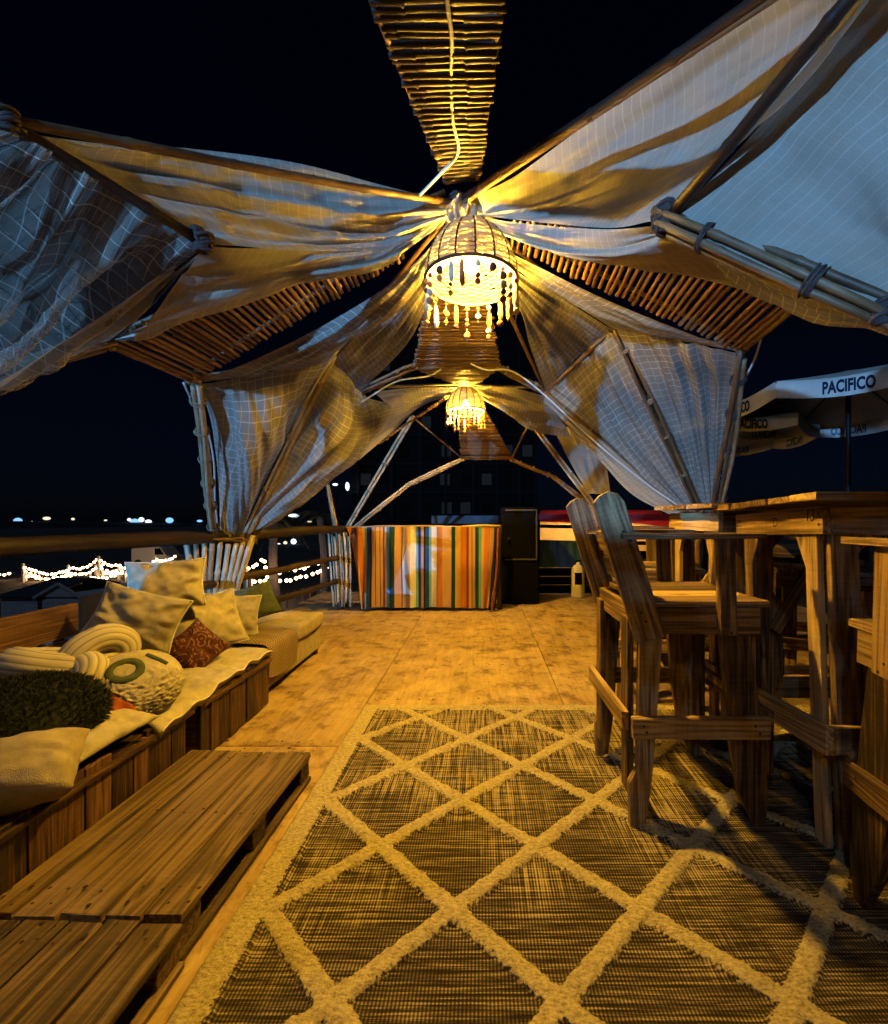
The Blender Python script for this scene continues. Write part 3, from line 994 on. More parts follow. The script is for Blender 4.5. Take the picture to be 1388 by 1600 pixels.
drape('gauze tail from the chandelier knot down to the back right arch joint', [
    [hb(.04, .06, -.03), P(820, 432, 2.12), P(885, 470, 2.3), off(Abr, -.01, 0, -.02)],
    [hb(.03, .06, -.03), P(812, 455, 2.2), P(865, 520, 2.5), P(905, 560, 2.8)],
    [hb(.03, .06, -.03), P(810, 480, 2.3), P(828, 540, 2.7), off(Mbr, 0, -.02, -.01)]],
    G, 60, 50, 0.02, ((4, .013), (8, .006)), 0.010, 14)
drape('tall windowpane gauze panel between the two right hand posts', [
    [off(Rb, -.01, .01, -.02), P(1142, 640, 2.5), P(1128, 730, 2.9), off(Fbr2, -.02, 0, -.05)],
    [P(1060, 530, 2.25), P(1085, 630, 2.6), P(1098, 730, 2.95), off(Fbr, .08, 0, -.05)],
    [off(Abr, .01, 0, -.02), P(1010, 610, 2.7), P(1060, 710, 2.95), off(Fbr, .03, 0, -.05)]],
    G, 80, 60, 0.0, ((4, .018), (9, .007)), 0.008, 15, pinch=0.35, skew=0.1, uvs=0.9)
drape('bright gauze panel above the diagonal bundle at back right', [
    [off(Abr, -.01, 0, -.02), P(1005, 615, 2.7), P(1055, 710, 2.95), off(Fbr, .03, 0, -.05)],
    [P(905, 562, 2.8), P(950, 650, 2.95), P(1010, 740, 3.05), off(Fbr, .0, 0, -.05)],
    [off(Mbr, .01, -.02, .0), P(930, 672, 3.1), P(1000, 735, 3.12), off(Fbr, -.02, 0, -.04)]],
    G, 80, 60, 0.0, ((5, .018), (9, .007)), 0.008, 16, pinch=0.4, skew=0.12, uvs=0.9)
drape('long gauze fold hanging under the diagonal bundle at back right', [
    [off(Mbr, 0, .01, -.02), P(930, 680, 3.13), P(1000, 742, 3.16), off(Fbr, -.04, 0, -.05)],
    [P(850, 628, 3.16), P(925, 705, 3.16), P(985, 770, 3.18), P(1050, 806, 3.2)]],
    'gauze_dense', 60, 24, 0.01, ((2, .012), (4, .006)), 0.008, 17)
# the bay behind the viewer repeats this one: its two back left panels hang just outside the picture
BY = Vector((0, -DY, 0))
gb = 'gauze drapes of the bay behind the viewer'
drape('gauze panel of the bay behind the viewer, hung between post and leaning pole', [
    [off(Lb, .02, .01, -.02) + BY, P(330, 660, 2.5) + BY, P(342, 760, 2.9) + BY, off(Fbl2, .03, 0, -.03) + BY],
    [off(Abl, 0, 0, -.02) + BY, P(468, 650, 2.72) + BY, P(420, 740, 2.95) + BY, off(Fbl, 0, 0, -.03) + BY]],
    'gauze_dense', 40, 30, 0.0, ((3, .012), (8, .007)), 0.008, 27, group=gb)
drape('gauze pocket of the bay behind the viewer, hung beside its arch', [
    [off(Abl, .01, 0, -.02) + BY, P(475, 645, 2.72) + BY, P(425, 740, 2.95) + BY, off(Fbl, .01, 0, -.02) + BY],
    [off(Mbl, .01, -.02, -.02) + BY, P(560, 690, 2.95) + BY, P(490, 765, 3.02) + BY, off(Fbl, .05, 0, -.01) + BY]],
    'gauze_dense', 40, 30, 0.02, ((5, .020), (10, .008)), 0.012, 28, group=gb)
# far bay
h2b = off(H2, 0, 0, -.04)
gg = 'gauze drapes of the far bay'
drape('far bay gauze swag to the left of the small chandelier', [
    [off(h2b, -.03, -.03, .02), P(640, 606, 3.9), P(585, 612, 3.3)],
    [off(h2b, -.04, 0, 0), P(650, 622, 4.2), P(600, 640, 3.7)],
    [off(h2b, -.04, .02, -.02), P(665, 630, 4.35), P(620, 668, 4.2), P(560, 720, 3.7)]],
    G, 50, 40, 0.03, ((3, .014), (6, .006)), 0.010, 18, group=gg)
drape('far bay gauze swag to the right of the small chandelier', [
    [off(h2b, .03, -.03, .02), P(790, 604, 4.0), P(850, 618, 3.25)],
    [off(h2b, .04, 0, 0), P(785, 625, 4.2), P(850, 650, 3.8), P(880, 665, 3.6)],
    [off(h2b, .04, .02, -.02), P(790, 645, 4.35), P(830, 672, 4.3), P(890, 684, 4.2)]],
    G, 50, 40, 0.03, ((3, .016), (6, .006)), 0.010, 19, group=gg)
drape('far bay blue lit gauze panel behind the tall chair back', [
    [P(862, 665, 4.9), P(890, 720, 5.1), P(918, 770, 5.2)],
    [P(905, 668, 4.75), P(922, 720, 4.95), P(938, 772, 5.1)],
    [P(935, 690, 4.6), P(948, 730, 4.8), P(955, 778, 5.0)]],
    'gauze_dense', 40, 40, 0.0, ((4, .014), (8, .006)), 0.008, 20, group=gg)

# white cables tied along the canes
def cable(label, pts, r=0.006, seg=60):
    o = tube('power_cable', pts, r, 'cable_white', None, 6, seg)
    return tag(o, label, 'cable', 'white power cables')
cable('white cable running down the overhead slatted strip towards the chandelier', [P(690, -160, .80), P(699, 0, .99), P(706, 60, 1.10), P(705, 130, 1.27), P(708, 190, 1.44), P(716, 238, 1.60), P(690, 270, 1.66), P(656, 305, 1.74)], 0.0055)
cable('white cable tied along the left arch below the small chandelier strip', [P(690, 577, 3.05), P(668, 588, 3.06), P(620, 596, 3.07), P(575, 622, 3.09), P(545, 640, 3.08)], 0.006)
cable('white cable following the long right diagonal bundle', [P(735, 568, 3.05), P(760, 578, 3.05), P(800, 580, 3.06), P(850, 616, 3.08), P(930, 690, 3.08), P(1010, 755, 3.12), P(1060, 790, 3.14)], 0.006)
cable('white cable hanging beside the far left post bundle', [P(287, 598, 2.12), P(300, 625, 2.25), P(322, 665, 2.45), P(334, 720, 2.7), P(336, 780, 2.95), P(340, 820, 3.12)], 0.0055)
cable('white cable hanging outside the far right post bundle', [P(1192, 520, 2.05), P(1180, 560, 2.12), P(1158, 605, 2.3), P(1140, 660, 2.55), P(1134, 720, 2.8), P(1132, 790, 3.1)], 0.0055)
cable('white cable slung across the left leaning pole', [P(575, 500, 2.4), P(522, 556, 2.44), P(470, 640, 2.65), P(425, 720, 2.9), P(388, 800, 3.1)], 0.005)

# ================================================================== CHANDELIERS
def chandelier(label, loc, s=1.0, seed=0, bulb='bulb'):
    t = thing('basket_chandelier', label, 'chandelier', loc, 0, 'basket chandeliers')
    x0, y0, z0 = loc
    rr = random.Random(seed)
    def prof(q):   # q 0 top .. 1 rim
        return 0.045 + (0.194 - 0.045) * math.sin(q * math.pi / 2) ** 0.85
    Hh = 0.235
    base = Vector(loc)
    # weave rings: thin strands
    vs, fs = [], []
    nring = 30
    for k in range(nring):
        q = 0.10 + 0.90 * k / (nring - 1)
        z = -Hh * (1 - math.cos(q * math.pi / 2)) ** 0.9 if False else -Hh * q ** 1.25
        rad = prof(q)
        pts = []
        for i in range(64):
            a = 2 * math.pi * i / 64
            wob = 0.0035 * (1 if (int(i / 64 * 32) + k) % 2 else -1)
            pts.append(Vector(((rad + wob) * math.cos(a), (rad + wob) * math.sin(a), z + 0.0022 * math.sin(5 * a + k) + rr.uniform(-.0012, .0012))) * s)
        v2, f2 = sweep('w', pts, 0.0040 * s, 4, True)
        o_ = len(vs)
        vs += [v + base for v in v2]
        fs += [tuple(i + o_ for i in f) for f in f2]
    tag(link('weave', mesh('weave', vs, fs, True), 'shade_fibre', t), kind='stuff')
    for k in range(16):
        a = 2 * math.pi * k / 16 + 0.1
        pts = []
        for i in range(11):
            q = 0.04 + 0.96 * i / 10
            rad = prof(q) + 0.004
            pts.append(base + Vector((rad * math.cos(a), rad * math.sin(a), -Hh * q ** 1.25)) * s)
        tube('rib', pts, 0.0042 * s, 'rib_dark', t, 5, 14)
    for (rad, z, r_, mt, nm) in ((0.197, -Hh - 0.004, 0.0065, 'rib_dark', 'rim'), (0.05, -0.004, 0.009, 'rib_dark', 'cap')):
        pts = [base + Vector((rad * math.cos(6.2832 * i / 48), rad * math.sin(6.2832 * i / 48), z)) * s for i in range(48)]
        tube(nm, pts, r_ * s, mt, t, 6, closed=True)
    # fabric band inside the rim
    vs, fs = [], []
    for i in range(48):
        a = 6.2832 * i / 48
        for q in (0, 1):
            rad = 0.190 - 0.012 * q
            vs.append(base + Vector((rad * math.cos(a), rad * math.sin(a), -Hh - 0.006 - 0.018 * q)) * s)
    for i in range(48):
        a, b2 = i * 2, ((i + 1) % 48) * 2
        fs.append((a, b2, b2 + 1, a + 1))
    link('band', mesh('band', vs, fs, True), 'shade_fibre', t)
    # cord and socket
    tube('cord', [base + Vector((0, 0, 0.10)) * s, base + Vector((0.004, 0, 0.03)) * s, base + Vector((0, 0, -0.09)) * s], 0.005 * s, 'rib_dark', t, 6, 8)
    bm = bmesh.new()
    bmesh.ops.create_cone(bm, cap_ends=True, segments=12, radius1=0.022 * s, radius2=0.018 * s, depth=0.06 * s)
    link('socket', bm_mesh(bm, 'socket', False), 'rib_dark', t, Matrix.Translation(base + Vector((0, 0, -0.10)) * s))
    bm = bmesh.new()
    bmesh.ops.create_uvsphere(bm, u_segments=14, v_segments=9, radius=0.033 * s)
    for v in bm.verts:
        if v.co.z > 0:
            v.co.x *= 1 - 0.4 * v.co.z / (0.033 * s)
            v.co.y *= 1 - 0.4 * v.co.z / (0.033 * s)
            v.co.z *= 1.35
    link('light_bulb', bm_mesh(bm, 'light_bulb', True), bulb, t, Matrix.Translation(base + Vector((0, 0, -0.175)) * s))
    # bead tassels round the rim
    nt_ = 22
    for k in range(nt_):
        a = 2 * math.pi * k / nt_ + rr.uniform(-.05, .05)
        px_, py_ = 0.192 * math.cos(a), 0.192 * math.sin(a)
        L = rr.choice((0.07, 0.11, 0.15, 0.19, 0.22)) * (1.0 if py_ < 0.05 else 0.8)
        ztop = -Hh - 0.01
        p0 = base + Vector((px_, py_, ztop)) * s
        st = tube('tassel', [p0, p0 + Vector((0, 0, -L)) * s], 0.0022 * s, 'tassel_cream', t, 4, 2)
        z = 0.012
        kinds = []
        kk = rr.random()
        while z < L - 0.02:
            c_ = rr.random()
            if c_ < 0.26 and z < L - 0.07:
                # fringe of hanging threads
                ln_ = min(rr.uniform(0.06, 0.10), L - z)
                mt = 'tassel_orange' if rr.random() < 0.3 else 'tassel_cream'
                pts = [p0 + Vector((0, 0, -z)) * s, p0 + Vector((0.002, 0, -z - ln_ * .4)) * s, p0 + Vector((0.003, 0.002, -z - ln_)) * s]
                vs, fs = sweep('fr', catmull(pts, 6), [0.006 * s, 0.010 * s, 0.0105 * s, 0.011 * s, 0.012 * s, 0.011 * s, 0.007 * s], 7)
                link('fringe', mesh('fringe', vs, fs, False), mt, st)
                z += ln_ + 0.004
            else:
                r_ = rr.uniform(0.008, 0.017)
                bm = bmesh.new()
                bmesh.ops.create_uvsphere(bm, u_segments=8, v_segments=6, radius=r_ * s)
                link('bead', bm_mesh(bm, 'bead', True), rr.choice(('bead_dark', 'bead_dark', 'tassel_cream', 'tassel_orange')), st, Matrix.Translation(p0 + Vector((0, 0, -z - r_)) * s))
                z += 2 * r_ + rr.choice((0.002, 0.012, 0.02))
    return t
chandelier('large glowing woven basket chandelier with bead tassels hanging over the rug', tuple(P(737, 352, 1.90)), 1.0, 1, 'bulb')
chandelier('basket chandelier of the bay behind the viewer, outside the picture', (-0.1, -1.15, 2.30), 1.0, 8, 'bulb_dim')
chandelier('small looking glowing basket chandelier of the far bay above the striped curtain', tuple(P(728, 605, 4.43)), 1.0, 5, 'bulb')
# gathered gauze ruffle round each hub
def ruffle(label, p, r, seed):
    vs, fs, uv = [], [], []
    rr = random.Random(seed)
    nu, nv = 90, 10
    for j in range(nv + 1):
        t = j / nv
        for i in range(nu):
            a = 2 * math.pi * i / nu
            rad = r * (0.55 + 0.75 * math.sin(t * 2.6) + 0.22 * math.sin(11 * a + 3 * t + seed) + 0.15 * noise.noise(Vector((3 * math.cos(a), 3 * math.sin(a), t * 3 + seed))))
            vs.append(p + Vector((rad * math.cos(a), rad * math.sin(a), (0.55 - t) * r * 2.0 + 0.25 * r * math.sin(7 * a + 4 * t))))
            uv.append((i / nu * 0.6, t * 0.15))
    for j in range(nv):
        for i in range(nu):
            i2 = (i + 1) % nu
            fs.append((j * nu + i, j * nu + i2, (j + 1) * nu + i2, (j + 1) * nu + i))
    tag(link('gauze_ruffle', mesh('gauze_ruffle', vs, fs, True, uv), 'gauze_dense'), label, 'drape', 'gathered gauze ruffles')
ruffle('bunched gauze knot directly above the large chandelier', off(H, 0.02, 0, -0.055), 0.055, 1)
ruffle('bunched gauze knot directly above the small far chandelier', off(H2, 0, 0, -0.045), 0.055, 2)
# ================================================================== RUG
PXU, PYV, RX0, RY0 = 0.495, 0.455, -0.077, 1.178
RGX0, RGX1, RGY0, RGY1 = -0.655, 1.80, -0.60, 2.47
m, n, l, b = newmat('rug')
tc = n.new('ShaderNodeTexCoord')
nd = n.new('ShaderNodeTexNoise')
nd.inputs['Scale'].default_value = 95
nd.inputs['Detail'].default_value = 3
l.new(tc.outputs['Object'], nd.inputs['Vector'])
wv = n.new('ShaderNodeVectorMath')
wv.operation = 'MULTIPLY_ADD'
l.new(nd.outputs['Color'], wv.inputs[0])
wv.inputs[1].default_value = (0.030, 0.030, 0)
l.new(tc.outputs['Object'], wv.inputs[2])
sp = n.new('ShaderNodeSeparateXYZ')
l.new(wv.outputs[0], sp.inputs[0])
so = n.new('ShaderNodeSeparateXYZ')
l.new(tc.outputs['Object'], so.inputs[0])
u = mth(n, l, 'DIVIDE', mth(n, l, 'SUBTRACT', sp.outputs[0], RX0 + 0.015), PXU)
v = mth(n, l, 'DIVIDE', mth(n, l, 'SUBTRACT', sp.outputs[1], RY0 + 0.015), PYV)
def lat(o):
    return mth(n, l, 'PINGPONG', o, 0.5)
ba = lat(mth(n, l, 'ADD', u, v))
bb = lat(mth(n, l, 'SUBTRACT', u, v))
dmin = mth(n, l, 'MINIMUM', ba, bb)
mr = n.new('ShaderNodeMapRange')
mr.interpolation_type = 'SMOOTHSTEP'
mr.inputs['From Min'].default_value = 0.079
mr.inputs['From Max'].default_value = 0.063
l.new(dmin, mr.inputs[0])
band = mr.outputs[0]
edge = mth(n, l, 'MAXIMUM', mth(n, l, 'LESS_THAN', sp.outputs[0], RGX0 + 0.095), mth(n, l, 'GREATER_THAN', sp.outputs[1], RGY1 - 0.04))
band = mth(n, l, 'MAXIMUM', band, edge)
# woven ground: weft streaks, warp stitches
mpa = n.new('ShaderNodeMapping')
mpa.inputs['Scale'].default_value = (2.6, 70, 1)
l.new(tc.outputs['Object'], mpa.inputs['Vector'])
wft = noi(n, l, mpa.outputs[0], 1.6, 4, 0.75)
mpb = n.new('ShaderNodeMapping')
mpb.inputs['Scale'].default_value = (70, 2.6, 1)
l.new(tc.outputs['Object'], mpb.inputs['Vector'])
wrp = noi(n, l, mpb.outputs[0], 1.3, 4, 0.7)
big = noi(n, l, tc.outputs['Object'], 2.2, 2, 0.5)
warpamt = ramp(n, l, mth(n, l, 'ADD', mth(n, l, 'MULTIPLY', so.outputs[1], 0.25), big), [(0.78, (0, 0, 0)), (1.02, (1, 1, 1))])
stitch = mth(n, l, 'PINGPONG', mth(n, l, 'MULTIPLY', so.outputs[0], 118), 0.5)
rows = mth(n, l, 'PINGPONG', mth(n, l, 'MULTIPLY', so.outputs[1], 98), 0.5)
f = mth(n, l, 'ADD', mth(n, l, 'MULTIPLY', wft, 0.95), mth(n, l, 'MULTIPLY', mth(n, l, 'MULTIPLY', mth(n, l, 'SUBTRACT', wrp, 0.42), warpamt), 1.2))
f = mth(n, l, 'ADD', f, mth(n, l, 'MULTIPLY', mth(n, l, 'SUBTRACT', stitch, 0.25), 0.36))
f = mth(n, l, 'ADD', f, mth(n, l, 'MULTIPLY', mth(n, l, 'SUBTRACT', rows, 0.25), 0.24))
gcol = ramp(n, l, f, [(0.38, (0.017, 0.013, 0.010)), (0.53, (0.085, 0.065, 0.042)), (0.68, (0.42, 0.335, 0.20))])
mpl = n.new('ShaderNodeMapping')
mpl.inputs['Scale'].default_value = (1, 2.2, 1)
l.new(tc.outputs['Object'], mpl.inputs['Vector'])
pl = noi(n, l, mpl.outputs[0], 75, 5, 0.75)
pcol = ramp(n, l, pl, [(0.32, (0.20, 0.155, 0.085)), (0.50, (0.50, 0.41, 0.235)), (0.70, (0.72, 0.62, 0.40))])
c = mixc(n, l, band, gcol, pcol)
l.new(c, b.inputs['Base Color'])
b.inputs['Roughness'].default_value = 0.95
b.inputs['Specular IOR Level'].default_value = 0.1
hgt = mth(n, l, 'ADD', mth(n, l, 'MULTIPLY', mth(n, l, 'MULTIPLY', band, pl), 1.0), mth(n, l, 'MULTIPLY', mth(n, l, 'ADD', rows, stitch), 0.25))
bump(n, l, b, hgt, 0.9, 0.008)
NX, NY = 300, 370
vs, fs = [], []
for j in range(NY + 1):
    y = RGY0 + (RGY1 - RGY0) * j / NY
    for i in range(NX + 1):
        x = RGX0 + (RGX1 - RGX0) * i / NX
        q = Vector((x * 26, y * 26, 0))
        xx = x + 0.010 * noise.noise(q)
        yy = y + 0.010 * noise.noise(q + Vector((9, 4, 2)))
        uu, vv = (xx - RX0) / PXU, (yy - RY0) / PYV
        da = abs((uu + vv) - round(uu + vv))
        db = abs((uu - vv) - round(uu - vv))
        d = min(da, db)
        k = max(0, min(1, (0.082 - d) / 0.022))
        if xx < RGX0 + 0.095 or yy > RGY1 - 0.04:
            k = max(k, 0.7)
        e = 0 if (i in (0, NX) or j in (0, NY)) else 1
        z = 0.0045 + e * (0.004 + k * (0.010 + 0.007 * noise.noise(Vector((x * 55, y * 110, 1)))) + 0.0012 * noise.noise(Vector((x * 8, y * 8, 5))))
        ex = 0.004 * noise.noise(Vector((x * 12, y * 12, 8))) if not e else 0
        vs.append((x + ex, y + ex, z))
for j in range(NY):
    for i in range(NX):
        a = j * (NX + 1) + i
        fs.append((a, a + 1, a + NX + 2, a + NX + 1))
tag(link('rug', mesh('rug', vs, fs, True), 'rug'), 'woven dark rug with raised cream diamond lattice lying on the plywood deck', 'rug')

# ================================================================== PALLET TABLES
def pallet(label, x0, x1, y0, y1, h, rz, pivot, seed):
    t = thing('pallet_table', label, 'pallet table', (pivot[0], pivot[1], 0), 0, 'low pallet tables')
    rr = random.Random(seed)
    M = Matrix.Translation((pivot[0], pivot[1], 0)) @ Matrix.Rotation(rz, 4, 'Z')
    n_ = 5
    w_ = (x1 - x0) / n_
    def q(x, y, z):
        return M @ Vector((x - pivot[0], y - pivot[1], z))
    ws = [w_ * rr.uniform(0.85, 1.15) for _ in range(n_)]
    k_ = (x1 - x0) / sum(ws)
    x = x0
    for i in range(n_):
        wd = ws[i] * k_
        xc = x + wd / 2
        dz = rr.uniform(-0.003, 0.003)
        plank('top_plank', q(xc, y0 + rr.uniform(-.006, .004), h - 0.009 + dz), q(xc, y1 + rr.uniform(-.004, .006), h - 0.009 + dz), wd - 0.007, 0.019, 'wood_pallet', t)
        x += wd
    for y in (y0 + 0.05, (y0 + y1) / 2, y1 - 0.03):
        plank('cross_board', q(x0 + 0.006, y, h - 0.029), q(x1 - 0.012, y, h - 0.029), 0.07, 0.018, 'wood_pallet', t)
        for xb in (x0 + 0.06, (x0 + x1) / 2, x1 - 0.045):
            plank('block', q(xb - 0.03, y, (h - 0.038 + 0.016) / 2 + 0.001), q(xb + 0.03, y, (h - 0.038 + 0.016) / 2 + 0.001), 0.075, h - 0.038 - 0.019, 'wood_pallet', t)
    for xb in (x0 + 0.06, (x0 + x1) / 2, x1 - 0.045):
        plank('runner', q(xb, y0, 0.009), q(xb, y1, 0.009), 0.085, 0.014, 'wood_pallet', t)
    # nails along the board ends
    vs.clear(); fs.clear()
    for y in (y0 + 0.03, y0 + 0.07, (y0 + y1) / 2, y1 - 0.05, y1 - 0.02):
        for i in range(11):
            if rr.random() < 0.8:
                p = q(x0 + 0.02 + (x1 - x0 - 0.04) * i / 10 + rr.uniform(-.01, .01), y + rr.uniform(-.012, .012), h + 0.0042)
                disc(p.x, p.y, p.z, rr.uniform(0.0035, 0.006))
    tag(link('nail_head', mesh('nail_head', vs, fs), 'screw', t), kind='stuff')
    return t
pallet('low slatted pallet table beside the bench, its far end free on the deck', -1.195, -0.695, 1.05, 1.79, 0.112, R(-1.6), (-0.95, 1.4), 1)
pallet('low slatted pallet table in the near left corner, butted against the other', -1.195, -0.70, 0.15, 1.04, 0.106, R(-1.0), (-0.95, 0.6), 2)

# ================================================================== BENCH
def crate(label, x0, x1, y0, y1, h, seed):
    t = thing('bench_crate', label, 'bench', ((x0 + x1) / 2, (y0 + y1) / 2, 0), 0, 'plank box benches')
    rr = random.Random(seed)
    y = y0
    while y < y1 - 0.03:
        wd = min(rr.uniform(0.055, 0.10), y1 - y)
        ht = h + rr.uniform(-0.012, 0.012)
        z0 = rr.uniform(0.003, 0.012)
        dx = rr.uniform(-0.004, 0.004)
        plank('front_plank', (x1 - 0.01 + dx, y + wd / 2, z0), (x1 - 0.01 + dx, y + wd / 2, ht), wd - 0.004, 0.018, 'wood_crate', t, up=(1, 0, 0))
        y += wd
    y = y0
    xw = x0 + 0.02
    while xw < x1 - 0.06:
        plank('seat_plank', (xw + 0.045, y0, h - 0.022), (xw + 0.045, y1, h - 0.022), 0.088, 0.018, 'wood_crate', t)
        xw += 0.094
    for yy in (y0 + 0.012, y1 - 0.012):
        plank('end_board', (x0, yy, h / 2 - 0.02), (x1 - 0.026, yy, h / 2 - 0.02), 0.02, h - 0.07, 'wood_crate', t)
    return t
crate('long dark plank box bench with vertical boards beside the pallet tables', -1.86, -1.205, 0.20, 1.835, 0.275, 3)
crate('short plank box bench section under the cream mat, next to the sofa', -1.86, -1.205, 1.905, 2.515, 0.275, 4)
t = thing('bench_backboard', 'knotty dark wooden backboard behind the bench cushions at left', 'backboard', (-1.90, 1.3, 0))
plank('board', (-1.89, -0.2, 0.585), (-1.89, 2.06, 0.585), 0.145, 0.03, 'wood_crate', t, up=(1, 0, 0))
plank('board', (-1.89, -0.2, 0.425), (-1.89, 2.03, 0.425), 0.145, 0.03, 'wood_crate', t, up=(1, 0, 0))
for y in (0.3, 1.2, 2.0):
    plank('upright', (-1.925, y, 0.0), (-1.925, y, 0.64), 0.06, 0.035, 'wood_crate', t, up=(1, 0, 0))
o = prism('leaning_panel', [(-0.14, 0), (0.16, 0), (0.14, 0.36), (0.02, 0.36)], 0.03, 'black_paint', None, Matrix.Translation((-1.83, 2.30, 0.29)) @ Matrix.Rotation(R(90), 4, 'Z'))
tag(o, 'black panel leaning behind the cream pillows at the end of the backboard', 'panel')

# ---- cushions
def pillow_me(w_, h_, t_, seed, n_=28, wr=0.010, corner=0.10):
    rr = random.Random(seed)
    of = Vector((rr.uniform(-9, 9), rr.uniform(-9, 9), 0))
    vs, fs = [], []
    for side in (1, -1):
        for j in range(n_ + 1):
            for i in range(n_ + 1):
                x, y = -1 + 2 * i / n_, -1 + 2 * j / n_
                # edges pull in between the corners
                px_ = x * (1 - corner * (1 - y * y) * abs(x) ** 2)
                py_ = y * (1 - corner * (1 - x * x) * abs(y) ** 2)
                e = max(0, (1 - x * x)) * max(0, (1 - y * y))
                z = e ** 0.42
                q = Vector((x * 2.2, y * 2.2, side * 0.7)) + of
                ed = min(1, (1 - max(abs(x), abs(y))) * 4)
                wz = wr * (noise.fractal(q, 1, 2, 4) * 1.2) * ed
                ang = math.atan2(y, x)
                wz += wr * 0.8 * math.sin(ang * 9 + 4 * noise.noise(q)) * math.exp(-((1 - max(abs(x), abs(y))) * 5 - 1) ** 2) * ed
                vs.append((px_ * w_ / 2, py_ * h_ / 2, side * (z * t_ / 2 * (1 + 0.15 * noise.noise(q * 0.6)) + wz)))
    N = (n_ + 1) ** 2
    for s in (0, 1):
        for j in range(n_):
            for i in range(n_):
                a = s * N + j * (n_ + 1) + i
                f_ = (a, a + 1, a + n_ + 2, a + n_ + 1)
                fs.append(f_ if s == 0 else f_[::-1])
    me = mesh('pillow', vs, fs, True)
    bm = bmesh.new()
    bm.from_mesh(me)
    bmesh.ops.remove_doubles(bm, verts=bm.verts, dist=0.0008)
    bm.to_mesh(me)
    bm.free()
    me.polygons.foreach_set('use_smooth', [True] * len(me.polygons))
    return me

def pose(loc, normal, roll=0):
    """local z -> normal, local y as upright as possible then rolled"""
    z = Vector(normal).normalized()
    y = Vector((0, 0, 1)) - z * z.z
    y = y.normalized() if y.length > 0.05 else Vector((0, 1, 0))
    x = y.cross(z).normalized()
    M = Matrix(((x.x, y.x, z.x, 0), (x.y, y.y, z.y, 0), (x.z, y.z, z.z, 0), (0, 0, 0, 1)))
    return Matrix.Translation(loc) @ M @ Matrix.Rotation(roll, 4, 'Z')

def pillow(label, loc, normal, roll, w_, h_, t_, mat, seed, group='loose cushions on the bench', wr=0.010, piping=None, corner=0.10):
    M = pose(loc, normal, roll)
    t = thing('pillow', label, 'pillow', tuple(loc), 0, group)
    link('cover', pillow_me(w_, h_, t_, seed, 28, wr, corner), mat, t, M)
    if piping:
        pts = []
        for k in range(72):
            s = k / 72 * 4
            e, f_ = int(s), s - int(s)
            x, y = ((-1 + 2 * f_, -1), (1, -1 + 2 * f_), (1 - 2 * f_, 1), (-1, 1 - 2 * f_))[e]
            px_ = x * (1 - corner * (1 - y * y) * abs(x) ** 2) * w_ / 2 * 1.004
            py_ = y * (1 - corner * (1 - x * x) * abs(y) ** 2) * h_ / 2 * 1.004
            pts.append(M @ Vector((px_, py_, 0)))
        tube('piping', pts, 0.0042, piping, t, 6, closed=True)
    return t

# flat cream mat over the short bench
ribs_ = []
for k, yy in enumerate((1.62, 1.80, 2.0, 2.25, 2.5)):
    dr = (0.028, 0.016, 0.004, 0, 0)[k]
    ribs_.append([(-1.78, yy, 0.315), (-1.5, yy, 0.322), (-1.26, yy + 0.01, 0.318), (-1.195 + (0.02 if k < 2 else 0), yy, 0.303 - dr)])
mat_o = thing('seat_mat', 'thin cream quilted mat with a crumpled corner over the short bench', 'mat', (-1.48, 2.06, 0.275))
cs = [catmull(r, 40) for r in ribs_]
vs, fs = [], []
NU, NV = 40, 60
for j in range(NV + 1):
    s = j / NV * 4
    k = min(3, int(s)); f_ = s - k
    for i in range(NU + 1):
        p = cs[k][i].lerp(cs[k + 1][i], f_)
        wv_ = 0.012 * noise.fractal(p * 9, 1, 2, 4) + 0.006 * math.sin(p.y * 40 + 3 * math.sin(p.x * 6))
        edgex = 0.010 * noise.noise(Vector((p.y * 9, 2, 0))) * (i / NU) ** 4 * 2
        vs.append(p + Vector((edgex, 0, max(-0.012, wv_))))
N0 = len(vs)
for k in range(N0):
    v_ = vs[k]
    vs.append(Vector((v_.x - 0.004, v_.y, v_.z - 0.026)))
for j in range(NV):
    for i in range(NU):
        a = j * (NU + 1) + i
        fs.append((a, a + 1, a + NU + 2, a + NU + 1))
        fs.append((N0 + a, N0 + a + NU + 1, N0 + a + NU + 2, N0 + a + 1))
for j in range(NV):
    a = j * (NU + 1) + NU
    fs.append((a, N0 + a, N0 + a + NU + 1, a + NU + 1))
for i in range(NU):
    fs.append((i, N0 + i, N0 + i + 1, i + 1))
    a = NV * (NU + 1) + i
    fs.append((a, a + 1, N0 + a + 1, N0 + a))
link('cover', mesh('cover', vs, fs, True), 'cloth_cream', mat_o)
tube('piping', [Vector(v_) + Vector((0.002, 0, -0.002)) for v_ in [vs[j * (NU + 1) + NU] for j in range(0, NV + 1, 3)]], 0.004, 'cloth_piping', mat_o, 5, 60)

pillow('big cream pillow with pale piping leaning on its corner, front of the pillow pile', P(216, 966, 2.00), (0.45, -0.83, 0.32), R(-20), 0.345, 0.25, 0.15, 'cloth_cream', 11, wr=0.020, piping='cloth_piping')
pillow('cream pillow sitting highest on the pillow pile', P(260, 913, 2.30), (0.40, -0.86, 0.26), R(2), 0.35, 0.255, 0.15, 'cloth_cream', 12, wr=0.022, piping='cloth_piping')
pillow('plain cream pillow in the middle of the pile, behind the patterned one', P(322, 974, 2.46), (0.62, -0.72, 0.42), R(10), 0.36, 0.32, 0.15, 'cloth_cream', 13, wr=0.014, piping='cloth_piping')
pillow('cream pillow with a pointed corner at the right end of the pile', P(356, 962, 2.70), (0.60, -0.74, 0.40), R(-9), 0.36, 0.27, 0.14, 'cloth_cream', 14, wr=0.016, piping='cloth_piping')
